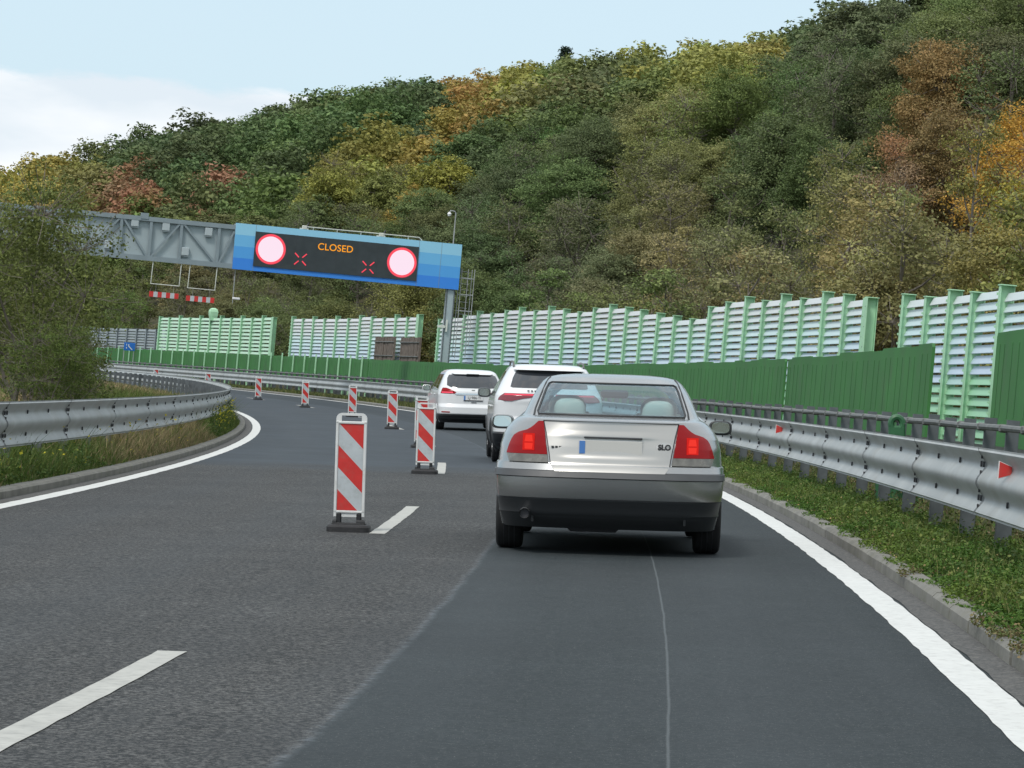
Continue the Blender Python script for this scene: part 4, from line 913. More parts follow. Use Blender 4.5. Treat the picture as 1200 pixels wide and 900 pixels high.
        mb = MB(); c.patch(mb, [(.722, -.80, -.487), (.783, -.824, -.496)] if sd < 0 else [(.722, .487, .80), (.783, .496, .824)], .012, M['lens_clear'], 14, 5, thick=.03); mb.build('clear_lens', tl, smooth=True, local=True)
        mirror(root, sd, sd * .955, 2.85, 1.00, .20, .125, M['silver'] if sd < 0 else M['grey_pl'], .04 if sd < 0 else .012)
        for yy_ in (1.02, 3.74): wheel(root, sd * .80, yy_, .318, .215, sd)
    # underbody, exhaust
    mb = MB(); mb.box((0, 2.3, .30), (1.30, 3.9, .14), M['black_pl']); mb.box((-.12, .45, .24), (.46, .34, .13), M['bolt'], bev=.05); mb.box((.1, 1.02, .25), (1.3, .10, .08), M['black_pl'], bev=.02); mb.box((.34, .6, .24), (.05, .3, .07), M['galv_dark']); mb.box((.18, .5, .235), (.05, .05, .06), M['galv'], bev=.01)
    for sd in (-1, 1): mb.box((sd * .60, 2.3, .5), (.02, 4.2, .5), M['black_pl'])
    mb.build('underbody', root, local=True)
    mb = MB(); mb.tube([(-.66, .10, .318), (-.66, .22, .325), (-.62, .34, .31), (-.4, .45, .27), (-.2, .5, .25)], [.04, .04, .042, .045, .05], M['rim'], 14, cap=False); mb.add([(-.66 + .036 * math.cos(t), .13, .318 + .036 * math.sin(t)) for t in np.linspace(0, 2 * PI, 17)[:-1]], [tuple(range(16))], M['bolt']); mb.build('exhaust_pipe', root, smooth=True, local=True)
    # cabin
    mb = MB(); mb.box((0, 2.2, .55), (1.35, 2.9, .1), M['inside']); mb.box((0, .92, 1.045), (1.20, .55, .03), M['inside']); mb.box((0, 1.25, .84), (1.2, .12, .44), M['inside'], bev=.05); mb.box((0, 3.15, .95), (1.25, .35, .22), M['inside'], bev=.08); mb.build('cabin', root, local=True)
    for x in (-.38, .40):
        mb = MB(); mb.box((x, 2.15, .84), (.50, .16, .55), M['seat'], bev=.07); sh = mb.build('front_seat', root, smooth=False, local=True)
        mb = MB(); g = [[(x + wq * math.copysign(abs(math.cos(t)) ** .7, math.cos(t)), 2.12 + dy * math.copysign(abs(math.sin(t)) ** .7, math.sin(t)), z) for t in np.linspace(0, 2 * PI, 25)[:-1]] for z, wq, dy in ((1.06, .12, .05), (1.09, .155, .06), (1.17, .16, .065), (1.22, .135, .06), (1.245, .09, .04), (1.25, .03, .02))]; mb.grid(g, M['seat'], closed=True); mb.build('headrest', sh, smooth=True, local=True)
    for x in (-.345, .385):
        mb = MB(); g = [[(x + wq * math.copysign(abs(math.cos(t)) ** .7, math.cos(t)), 1.30 + dy * math.copysign(abs(math.sin(t)) ** .7, math.sin(t)), z) for t in np.linspace(0, 2 * PI, 25)[:-1]] for z, wq, dy in ((1.03, .135, .05), (1.10, .138, .06), (1.16, .130, .06), (1.20, .110, .05), (1.222, .075, .035), (1.228, .02, .01))]; mb.grid(g, M['seat'], closed=True); mb.build('rear_headrest', root, smooth=True, local=True)
    mb = MB(); mb.box((.02, 2.62, 1.27), (.24, .04, .07), M['bolt'], bev=.02); mb.build('cabin_mirror', root, local=True)
    tag(root, 'silver grey saloon seen from behind with lit tail lamps, nearest car', 'car')
    return root
car = sedan(); finish(car, frame(23.62, -.352, .002, yaw=-.004))

# --- white cars
def hatch(kind):
    suv = kind == 'suv'
    root = empty('suv_car' if suv else 'minivan_car')
    if suv:
        tab = [(.22, .86, .35, 4.25, .45, .7, 3.4), (.35, .91, .10, 4.4, .45, .8, 3.4), (.50, .93, .03, 4.48, .48, .9, 3.4), (.62, .935, .02, 4.5, .5, .9, 3.3), (.80, .935, .08, 4.5, .5, .9, 3.2), (1.0, .93, .07, 4.4, .5, 1.0, 3.1), (1.06, .925, .06, 4.1, .5, 1.0, 3.0),
               (1.15, .905, .07, 3.7, .52, .9, 3.0), (1.25, .86, .14, 3.2, .52, .8, 2.9), (1.40, .79, .27, 2.9, .52, .8, 2.9), (1.55, .71, .42, 2.6, .5, .8, 2.9), (1.62, .665, .50, 2.45, .5, .7, 2.8), (1.66, .61, .60, 2.3, .5, .6, 2.6), (1.685, .52, .8, 2.1, .4, .5, 2.4), (1.695, .3, 1.2, 1.9, .2, .3, 2.2)]
        win = [(1.285, -.62, .62), (1.30, -.66, .66), (1.45, -.62, .62), (1.57, -.56, .56), (1.585, -.53, .53)]
        lp = M['black_pl']; r = .36; arc = (.98, 3.66)
    else:
        tab = [(.20, .84, .32, 4.3, .45, .7, 3.4), (.33, .90, .10, 4.5, .45, .8, 3.4), (.46, .915, .03, 4.6, .5, .9, 3.3), (.62, .92, .03, 4.65, .5, .9, 3.2), (.72, .92, .10, 4.6, .5, .9, 3.1), (.95, .92, .10, 4.5, .5, 1.0, 3.0), (1.05, .90, .11, 4.2, .52, 1.0, 3.0),
               (1.15, .87, .17, 3.8, .55, .9, 2.9), (1.30, .81, .28, 3.4, .55, .8, 2.9), (1.45, .745, .42, 3.1, .55, .8, 2.9), (1.55, .69, .52, 2.8, .5, .7, 2.8), (1.60, .63, .62, 2.6, .5, .6, 2.6), (1.63, .54, .8, 2.4, .4, .5, 2.4), (1.645, .3, 1.2, 2.1, .2, .3, 2.2)]
        win = [(1.145, -.42, .42), (1.16, -.60, .60), (1.21, -.70, .70), (1.40, -.68, .68), (1.49, -.63, .63), (1.51, -.55, .55)]
        lp = M['white_car']; r = .33; arc = (.98, 3.85)
    c = Car(tab, 4.6); c.lowz = .50 if suv else .43; c.lip = .035 if suv else .014; c.lipm = lp
    zs = sorted(set([round(z, 4) for z in list(np.arange(.22, tab[-1][0], .028)) + [q[0] for q in tab]]))
    c.body(root, M['white_car'], zs, arc, None, .40 if suv else .36)
    mb = MB(); c.patch(mb, win, .006, M['glass_dark'], 22, 12); mb.build('rear_window', root, smooth=True, local=True)
    mb = MB(); c.patch(mb, [(1.17 if suv else 1.10, -.6, .6), (tab[-4][0] - .04, -.5, .5)], -.006, M['glass_dark'], 10, 6, fn=c.front, skirt=False); mb.build('windscreen', root, local=True, smooth=True)
    for sd in (-1, 1):
        mb = MB(); z0 = 1.13 if suv else 1.06; z1 = 1.56 if suv else 1.50
        for a0, a1, b0, b1 in ((.95, 1.15, .80, .92) if False else (.85, 1.70, 1.05, 1.72), (1.78, 2.55, 1.80, 2.45), (2.63, 3.35, 2.53, 2.75)): 
            q = MB(); c.spatch(q, [(z0, a0, a1), (z1, b0, b1)], sd, .004, M['glass_dark']); q.build('side_window', root, smooth=True, local=True)
        mirror(root, sd, sd * 1.02, 2.95, 1.17 if suv else 1.10, .23, .17, M['galv_dark'] if suv else M['white_car'], .0 if suv else .01)
        for ya in arc: wheel(root, sd * .81, ya, r, .225, sd)
        # door handles
        for ya in (1.55, 2.5):
            q = MB(); q.box((sd * (c.side(ya, .93) + .012), ya, .95), (.03, .18, .03), M['white_car'], bev=.01); q.build('door_handle', root, local=True)
    if suv:
        mb = MB(); c.band(mb, [.24, .30, .38, .46, .50, .53], .0, M['black_pl'], foff=lambda z: float(np.interp(z, [.24, .30, .5, .53], [-.02, .012, .016, .002])), ext=6); mb.build('rear_bumper', root, smooth=True, local=True)
        for sd in (-1, 1):
            rows = [(1.055, -.76, -.64), (1.07, -.87, -.58), (1.10, -.86, -.46), (1.135, -.835, -.25), (1.155, -.81, -.1), (1.19, -.76, -.1)] 
            rows = rows if sd < 0 else [(z, -b, -a) for z, a, b in rows]
            mb = MB(); c.patch(mb, rows, .012, M['dark_lens'], 16, 8, thick=.03); tl = mb.build('tail_lamp', root, smooth=True, local=True)
            a, b = (-.76, -.10) if sd < 0 else (.10, .76)
            mb = MB(); c.patch(mb, [(1.158, a + .0, b), (1.180, a, b)], .016, M['lamp_pink'], 12, 3, skirt=False); mb.build('lit_strip', tl, smooth=True, local=True)
            mb = MB(); mb.tube([(sd * .60, y, z) for y, z in ((.72, 1.645), (.78, 1.70), (.95, 1.72), (1.6, 1.735), (2.2, 1.71), (2.3, 1.66))], .018, M['pipe'], 8); mb.build('roof_rail', root, smooth=True, local=True)
        mb = MB(); c.patch(mb, [(1.59, -.60, .60), (1.625, -.60, .60), (1.655, -.55, .55)], .11, M['white_car'], 20, 4, thick=.3); mb.build('roof_spoiler', root, smooth=True, local=True)
        mb = MB(); mb.box((0, c.rear(0, .82) - .01, .80), (.52, .01, .11), M['plate']); mb.build('number_plate', root, local=True)
        mb = MB()
        for k in range(7): mb.box((-.36 + k * .06, c.rear(0, 1.235) - .02, 1.235), (.035, .01, .022), M['grey_pl'])
        mb.build('badge', root, local=True)
        tag(root, 'white off-roader with roof rails and pink-red lit light strip, behind the silver saloon', 'car')
    else:
        mb = MB(); c.band(mb, [.20, .27, .36, .41, .44], .0, M['black_pl'], foff=lambda z: float(np.interp(z, [.20, .27, .41, .44], [-.02, .012, .016, .002])), ext=6); mb.build('bumper_skirt', root, smooth=True, local=True)
        for sd in (-1, 1):
            rows = [(.985, -.86, -.62), (.99, -.865, -.50), (1.03, -.855, -.46), (1.08, -.84, -.56), (1.12, -.82, -.66), (1.14, -.80, -.72)]
            rows = rows if sd < 0 else [(z, -b, -a) for z, a, b in rows]
            mb = MB(); c.patch(mb, rows, .012, M['lens_red'], 14, 8, thick=.03); tl = mb.build('tail_lamp', root, smooth=True, local=True)
            a, b = (-.84, -.55) if sd < 0 else (.55, .84)
            mb = MB(); c.patch(mb, [(1.0, a, b), (1.035, a, b)], .016, M['lamp_pink'], 8, 3, skirt=False); mb.build('lit_bulb', tl, smooth=True, local=True)
            a, b = (-.84, -.62) if sd < 0 else (.62, .84)
            mb = MB(); c.patch(mb, [(.475, a, b), (.505, a, b)], .008, M['lens_red'], 8, 3); mb.build('reflector', root, smooth=True, local=True)
        mb = MB(); c.patch(mb, [(.965, -.46, .46), (.985, -.50, .50), (1.01, -.44, .44)], .02, M['chrome'], 16, 4, thick=.03); mb.build('boot_trim', root, smooth=True, local=True)
        yy = c.rear(0, .88) - .014; mb = MB(); mb.box((0, yy, .885), (.52, .012, .125), M['white_paint'], bev=.003); pl = mb.build('number_plate', root, local=True)
        mb = MB(); mb.box((-.235, yy - .009, .885), (.045, .004, .118), M['plate_blue']); mb.box((0, yy - .0, .812), (.52, .01, .02), M['bolt']); mb.build('plate_band', pl, local=True)
        cu = bpy.data.curves.new('t', 'FONT'); cu.body = 'LJ·986·TI'; cu.size = .10; cu.align_x = 'CENTER'; cu.align_y = 'CENTER'
        to = bpy.data.objects.new('tmp', cu); C.objects.link(to); me = bpy.data.meshes.new_from_object(to.evaluated_get(bpy.context.evaluated_depsgraph_get())); bpy.data.objects.remove(to); me.materials.clear(); me.materials.append(M['grey_pl'])
        to = bpy.data.objects.new('plate_text', me); C.objects.link(to); to.parent = pl; to.matrix_local = Matrix.Translation((.03, yy - .010, .885)) @ Matrix.Rotation(PI / 2, 4, 'X')
        mb = MB(); c.patch(mb, [(1.515, -.50, .50), (1.54, -.56, .56), (1.60, -.50, .50)], .06, M['white_car'], 20, 4, thick=.2); sp = mb.build('roof_spoiler', root, smooth=True, local=True)
        mb = MB(); mb.box((0, c.rear(0, 1.53) - .075, 1.515), (.34, .03, .03), M['bolt'], bev=.008); mb.build('brake_light', sp, local=True)
        mb = MB(); mb.box((.02, c.rear(0, .76) - .008, .76), (.14, .01, .014), M['bolt']); mb.box((0, c.rear(0, 1.09) - .01, 1.09), (.09, .012, .03), M['chrome'], bev=.005); mb.build('emblem', root, local=True)
        tag(root, 'white minivan seen from behind with dark rear window, farthest car', 'car')
    mb = MB(); mb.box((0, 2.3, .32), (1.35, 4.0, .16), M['black_pl'])
    for sd in (-1, 1): mb.box((sd * .62, 2.3, .52), (.02, 4.2, .5), M['black_pl'])
    mb.build('underbody', root, local=True)
    return root
c2 = hatch('suv'); finish(c2, frame(51.0, -.545, .002, yaw=.012))
c3 = hatch('mpv'); finish(c3, frame(81.3, -.37, .002, yaw=.02))

# ------------------------------------------------------------------ foliage
def leaf_quads(cent, nrm, size, up_bias, jitter=.35):
    n = len(cent); a = rng.normal(size=(n, 3)); nn = nrm * .9 + rng.normal(size=(n, 3)) * .7 + np.array([0, 0, up_bias]); nn /= np.linalg.norm(nn, axis=1)[:, None]
    u = np.cross(nn, a); u /= np.linalg.norm(u, axis=1)[:, None]; v = np.cross(nn, u); sz = (size * (1 + jitter * rng.uniform(-1, 1, n)))[:, None]
    u = u * sz; v = v * sz * .7
    return np.stack([cent - u, cent - v * .9, cent + u, cent + v], 1).reshape(-1, 3)
def crown(kind, seed):
    global rng
    rng = np.random.default_rng(seed)
    # unit: tree height 10 m
    if kind == 'broad': lobes, rad, z0, z1, ncl, nl, ls, cr_ = 12, 3.3, 2.6, 8.7, 560, 34, .115, .60
    elif kind == 'fine': lobes, rad, z0, z1, ncl, nl, ls, cr_ = 13, 3.2, 2.2, 8.8, 900, 46, .068, .62
    elif kind == 'sparse': lobes, rad, z0, z1, ncl, nl, ls, cr_ = 9, 2.6, 2.2, 9.2, 360, 17, .078, .62
    elif kind == 'tall': lobes, rad, z0, z1, ncl, nl, ls, cr_ = 9, 1.9, 1.8, 9.4, 330, 16, .078, .58
    elif kind == 'shrub': lobes, rad, z0, z1, ncl, nl, ls, cr_ = 12, 3.6, 1.2, 8.3, 700, 26, .062, .62
    else: lobes = 0
    if kind == 'conifer':
        cs, ns = [], []
        for k in range(260):
            z = 1.5 + 8.3 * (k / 260); r_ = 2.6 * (1 - (z - 1.5) / 8.6) ** .9 + .1; t = rng.uniform(0, 2 * PI); q = rng.uniform(.35, 1) * r_
            c = np.array([q * math.cos(t), q * math.sin(t), z - .25 * q]); p_ = c + rng.normal(size=(22, 3)) * np.array([.28, .28, .10]); cs.append(p_); ns.append(np.tile([math.cos(t) * .4, math.sin(t) * .4, .8], (22, 1)))
        cs = np.concatenate(cs); ns = np.concatenate(ns); v = leaf_quads(cs, ns, .12, .3); var = np.clip(rng.normal(.5, .2, len(cs)), 0, 1)
        return v, var, []
    L = []
    for k in range(lobes):
        zz = z0 + (z1 - z0) * ((k + .5) / lobes); f = math.sin(PI * (.18 + .72 * (zz - z0) / (z1 - z0))); t = k * 2.4 + rng.uniform(-.5, .5); q = rad * f * rng.uniform(.45, .78)
        L.append((np.array([q * math.cos(t), q * math.sin(t), zz + rng.uniform(-.4, .4)]), rad * rng.uniform(.38, .58)))
    cs, ns, vr = [], [], []
    for k in range(ncl):
        c0, r0 = L[rng.integers(lobes)]; d = rng.normal(size=3); d /= np.linalg.norm(d); d[2] = d[2] * .85 + .12
        rr_ = r0 * rng.uniform(.55, 1.12); c = c0 + d * rr_; sp = cr_ * rng.uniform(.5, 1.0)
        pts = c + rng.normal(size=(nl, 3)) * np.array([sp, sp, sp * .55]) * .55
        cs.append(pts); ns.append(np.tile(d, (nl, 1))); vr.append(np.clip(rng.normal(rng.uniform(.3, .7), .16, nl), 0, 1))
    cs = np.concatenate(cs); ns = np.concatenate(ns)
    return leaf_quads(cs, ns, ls, .45), np.concatenate(vr), L
def trunk_mesh(kind, L, seed):
    rr = random.Random(seed); mb = MB(); bend = rr.uniform(-.3, .3)
    top = 8.2 if kind != 'conifer' else 9.6; r0 = {'broad': .20, 'fine': .18, 'sparse': .13, 'tall': .11, 'shrub': .10, 'conifer': .14}[kind]
    if kind == 'shrub':
        for k in range(9):
            c0, rr0 = L[k % len(L)]; b = (rr.uniform(-.6, .6), rr.uniform(-.6, .6), -.3); e = c0 * np.array([1, 1, 1.0]); mid = (b[0] * .6 + e[0] * .4 + rr.uniform(-.3, .3), b[1] * .6 + e[1] * .4, e[2] * .5)
            mb.tube([b, mid, tuple(e)], [r0, r0 * .6, r0 * .2], M['bark'], 5)
    else:
        pts = [(bend * math.sin(z * .4), bend * .6 * math.cos(z * .35) - bend * .6, z) for z in np.linspace(-.8, top, 8)]
        mb.tube(pts, [r0 * (1.15 - .95 * i / 7) for i in range(8)], M['bark'], 7)
        for k, (c0, rr0) in enumerate(L):
            zb = max(1.8, c0[2] - rr.uniform(1.0, 2.2)); b = (bend * math.sin(zb * .4), bend * .6 * math.cos(zb * .35) - bend * .6, zb)
            mb.tube([b, ((b[0] + c0[0]) / 2, (b[1] + c0[1]) / 2, (zb + c0[2]) / 2 - .15), tuple(c0)], [r0 * .5, r0 * .35, r0 * .15], M['bark'], 5)
    # fine twigs
    for c0, r_ in L:
        for _ in range(20 if kind in ('shrub', 'sparse', 'tall') else 4):
            d = Vector((rr.gauss(0, 1), rr.gauss(0, 1), rr.gauss(.4, .8))).normalized() * r_ * rr.uniform(.8, 1.25); mb.tube([tuple(c0), tuple(Vector(c0.tolist()) + d * .6 + Vector((0, 0, -.1))), tuple(Vector(c0.tolist()) + d)], [r0 * .16, r0 * .10, .012], M['bark'], 4, cap=False)
    return mb
LIB = {}
for kind, nvar in (('broad', 5), ('fine', 3), ('sparse', 3), ('tall', 3), ('shrub', 3), ('conifer', 1)):
    LIB[kind] = []
    for i in range(nvar):
        v, var, L = crown(kind, 100 + i * 7 + len(kind)); nq = len(v) // 4
        me = np_mesh('crown', v, np.arange(nq * 4).reshape(-1, 4), [M['leaf']], {'var': ('FLOAT', 'FACE', var)})
        tb = trunk_mesh(kind, L, i); tm = bpy.data.meshes.new('trunk'); tm.from_pydata(tb.v, [], tb.f); tm.materials.append(M['bark']); tm.update()
        LIB[kind].append((me, tm, v.reshape(-1, 4, 3), var))
def tree(kind, vi, loc, h, wsc, rot, col, name, label, cat, group):
    cm, tm, _, _ = LIB[kind][vi % len(LIB[kind])]; root = empty(name); root.location = loc; root.rotation_euler = (0, 0, rot); root.scale = (h / 10 * wsc, h / 10 * wsc, h / 10)
    c = bpy.data.objects.new('crown', cm); C.objects.link(c); c.parent = root; c.color = (*col, 1)
    t = bpy.data.objects.new('trunk', tm); C.objects.link(t); t.parent = root
    tag(root, label, cat, group); return root
# autumn colours by place in the wood (what each tree's leaves are)
ANC = [(530, 145, 45, (.15, .105, .030)), (505, 205, 40, (.14, .105, .026)), (440, 195, 60, (.100, .098, .026)), (400, 235, 40, (.10, .10, .028)), (450, 255, 40, (.085, .085, .028)), (1088, 150, 32, (.150, .075, .038)), (1048, 165, 24, (.125, .078, .040)), (1070, 205, 26, (.115, .082, .044)), (1178, 185, 42, (.20, .125, .024)), (1190, 240, 40, (.16, .12, .025)),
       (860, 85, 60, (.125, .125, .035)), (650, 85, 70, (.085, .10, .035)), (620, 100, 40, (.12, .115, .03)), (600, 220, 60, (.048, .066, .026)), (930, 165, 80, (.048, .070, .024)), (760, 200, 60, (.075, .085, .030)), (810, 190, 60, (.090, .095, .034)), (760, 290, 80, (.105, .100, .042)),
       (1000, 300, 90, (.108, .105, .040)), (850, 330, 80, (.100, .095, .042)), (165, 236, 22, (.135, .078, .045)), (262, 244, 15, (.130, .072, .045)), (200, 180, 80, (.038, .053, .023)), (340, 160, 90, (.050, .072, .028)), (660, 230, 50, (.050, .075, .028)),
       (30, 228, 40, (.16, .125, .035)), (740, 60, 40, (.120, .115, .032)), (1000, 70, 90, (.050, .066, .028)), (1150, 70, 80, (.060, .070, .028)), (110, 240, 40, (.095, .090, .030)), (400, 310, 60, (.060, .068, .030)), (560, 310, 60, (.050, .066, .030)), (1120, 290, 90, (.115, .105, .040)),
       (700, 130, 60, (.062, .072, .030)), (480, 130, 50, (.045, .066, .026)), (985, 85, 25, (.17, .075, .035)), (700, 300, 60, (.062, .072, .034)), (1060, 230, 60, (.125, .090, .045)), (960, 240, 60, (.085, .088, .035)), (250, 330, 60, (.072, .075, .034)), (480, 350, 60, (.085, .085, .030)), (880, 240, 60, (.075, .080, .032))]
trr = random.Random(21)
def wood_color(px, py):
    best = min(ANC, key=lambda a: ((px - a[0]) ** 2 + (py - a[1]) ** 2) / a[2] ** 2 + trr.uniform(0, .45)); d = math.hypot(px - best[0], py - best[1]) / best[2]
    base = (.066, .082, .024); t = min(1, max(0, 1.6 - d)) ; k = trr.uniform(.86, 1.14) * 2.25
    return tuple(max(.01, (base[i] * (1 - t) + best[3][i] * t) * k * trr.uniform(.90, 1.10)) for i in range(3))
cand = []
sp_ = 5.6
for si in np.arange(10, 620, sp_ * .82):
    for li in np.arange(13, 330, sp_):
        s = si + trr.uniform(-3, 3); lat = li + trr.uniform(-2.6, 2.6)
        if lat < 12.5: lat = 12.5 + trr.random()
        Ls = np.interp(s, [230, 319, 402, 472, 535], [150, 165, 189, 230, 280])
        if lat > Ls + 22: continue
        p_ = G(s, lat); q = to_px(p_ + Vector((0, 0, 5)))
        if not q or q[0] < -70 or q[0] > 1270: continue
        h = trr.uniform(5.6, 9.6) if lat > 34 else trr.uniform(5.2, 8.2)
        qt = to_px(p_ + Vector((0, 0, h)))
        if qt[1] < -260: continue
        if lat > 40 and trr.random() < .12: continue
        cand.append((qt[2], s, lat, p_, h, q))
cand.sort(key=lambda a: a[0])
print('tree candidates', len(cand))
KN = {'broad': 'broadleaf tree', 'fine': 'broadleaf tree', 'sparse': 'thin autumn tree', 'tall': 'young tree', 'conifer': 'dark conifer'}
def colour_word(c):
    r_, g_, b_ = c
    if r_ > g_ * 1.55: return 'rusty red'
    if r_ > g_ * 1.22: return 'orange brown' if r_ < .16 else 'golden orange'
    if r_ > g_ * 1.04: return 'olive brown'
    if r_ > .085: return 'yellow green'
    return 'dark green'
stuffv, stufft, stuffa = [], [], []
nind = 0
def where_word(x, y):
    for lim, wd_ in ((70, 'above the left bushes'), (150, 'above the truss left end'), (215, 'above the truss middle'), (285, 'above the truss right end'), (350, 'above the left disc'), (420, 'above the CLOSED lettering'), (485, 'above the right disc'), (545, 'over the gantry camera pole'), (610, 'right of the ladder cage'), (680, 'above the white off-roader'), (745, 'above the silver saloon roof'), (830, 'right of the silver saloon roof'), (900, 'above the noise wall dip'), (975, 'above the stepped wall end'), (1035, 'above the wall end plate'), (1075, 'above the wall gap'), (1135, 'above the near wall posts'), (1168, 'a little left of the right edge')):
        if x < lim: return wd_
    return 'at the right edge of the photo'
def height_word(x, y):
    sk = float(np.interp(x, [0, 60, 150, 250, 450, 560, 700, 870, 1000, 1200], [215, 190, 160, 135, 100, 72, 50, 25, 0, -60])); ft = float(np.interp(x, [0, 500, 1200], [400, 380, 345])); t = (y - sk) / (ft - sk)
    return 'on the skyline' if t < .1 else 'high on the slope' if t < .26 else 'above mid slope' if t < .42 else 'at mid slope' if t < .56 else 'low on the slope' if t < .72 else 'near the slope foot' if t < .88 else 'at the slope foot'
USED = {}; LASTC = [0, 0, 0]
def tree_label(cw, kn, q, h, w):
    if kn == 'thin autumn tree': kn = 'thin tree'
    base = '%s %s %s %s' % (cw, kn, height_word(q[0], q[1]), where_word(q[0], q[1]))
    tone = 'lighter ' if sum(LASTC) > .30 else 'deeper toned '
    for pre in ('', tone, 'small ' if h < 7.3 else 'tall ' if h > 8.8 else 'middling ', 'broad crowned ' if w > 1.2 else 'narrow crowned ', tone + ('small ' if h < 7.3 else 'tall '), tone + ('broad ' if w > 1.2 else 'narrow '), 'rear ', 'rear ' + tone):
        if len((pre + base).split()) > 16: continue
        if pre + base not in USED: USED[pre + base] = 1; return pre + base
    return base
for d, s, lat, p_, h, q in cand:
    col = wood_color(q[0], q[1] + trr.uniform(-10, 10))
    if q[1] < -40: col = (.05, .065, .024)
    if lat < 26: kind = trr.choice(['sparse', 'tall', 'tall', 'sparse', 'broad'])
    elif lat < 55: kind = trr.choice(['sparse', 'broad', 'broad', 'tall', 'broad'])
    else: kind = 'broad'
    if kind == 'broad' and d < 235: kind = 'fine'
    vi = trr.randrange(5); rot = trr.uniform(0, 6.28); w = trr.uniform(1.0, 1.35) * (1.1 if lat > 40 else 1.0)
    if not (-30 < q[0] < 1230) and d < 380: continue
    visible = -30 < q[0] < 1230 and q[1] > -60
    if nind < 296 and visible:
        cw = colour_word(col); LASTC[:] = col
        tree(kind, vi, p_ - Vector((0, 0, .4)), h, w, rot, col, {'broad': 'broadleaf_tree', 'fine': 'broadleaf_tree', 'sparse': 'autumn_tree', 'tall': 'young_tree'}[kind], tree_label(cw, KN[kind], q, h, w), 'tree', 'trees in the hillside wood'); nind += 1
    else:
        me, tm, vv, var = LIB['broad'][vi]; n = len(vv); st = 8 if d < 480 else 11; idx = np.arange(trr.randrange(st), n, st)
        qv = vv[idx].copy(); cen = qv.mean(1, keepdims=True); qv = cen + (qv - cen) * (1.9 if st == 8 else 2.2)
        ca, sa = math.cos(rot), math.sin(rot); x, y = qv[..., 0] * ca - qv[..., 1] * sa, qv[..., 0] * sa + qv[..., 1] * ca
        out = np.stack([x * h / 10 * w, y * h / 10 * w, qv[..., 2] * h / 10], -1) + np.array(p_ - Vector((0, 0, .4)))
        stuffv.append(out.reshape(-1, 3)); stufft.append(np.tile([*col, 1.0], (len(idx), 1))); stuffa.append(var[idx])
print('individual trees', nind, 'in mass', len(stuffv))
if stuffv:
    v = np.concatenate(stuffv); me = np_mesh('distant_forest', v, np.arange(len(v)).reshape(-1, 4), [M['leaf_t']], {'var': ('FLOAT', 'FACE', np.concatenate(stuffa)), 'tint': ('FLOAT_COLOR', 'FACE', np.concatenate(stufft))})
    o = bpy.data.objects.new('distant_forest', me); C.objects.link(o); tag(o, 'far mixed autumn forest covering the upper hill to the skyline', 'forest', kind='stuff')
# conifer breaking the skyline
s_, l_ = 392, 172; tree('conifer', 0, G(s_, l_), 14, 1.0, 0, (.028, .05, .03), 'conifer_tree', 'dark conifer breaking the skyline above the wood', 'tree', None)
# skyline broadleaf poking up
# left shrubs
SHR = [(62, -10.8, 5.6, .98, (.125, .150, .042), 'brownish thin leafed bush at the left edge of the photo, tallest'), (75, -12.2, 5.3, .95, (.130, .155, .045), 'tall brown green bush before the left end of the gantry truss'), (88, -12.9, 5.2, .98, (.135, .15, .045), 'olive green bush with airy top behind the left guardrail'), (98, -12.6, 3.8, 1.05, (.125, .14, .042), 'loose green bush hiding the far end of the left guardrail'),
       (60, -9.9, 2.2, 1.3, (.09, .13, .030), 'bright green low bush just behind the left guardrail'), (70, -10.6, 2.4, 1.2, (.085, .10, .030), 'low olive bush behind the left guardrail joint'), (84, -11.3, 2.1, 1.1, (.12, .12, .035), 'low yellowish bush next to the dry grass'), (110, -15, 5.8, .8, (.10, .095, .040), 'brown bush behind the truss end, partly hidden'), (120, -17, 6.4, .8, (.12, .085, .045), 'reddish brown bush farthest at the left')]
for i, (s, l, h, w, col, lb) in enumerate(SHR): tree('shrub', i, G(s, l) - Vector((0, 0, .1)), h, w, i * 1.3, col, 'bush', lb, 'bush', 'bushes behind the left guardrail')

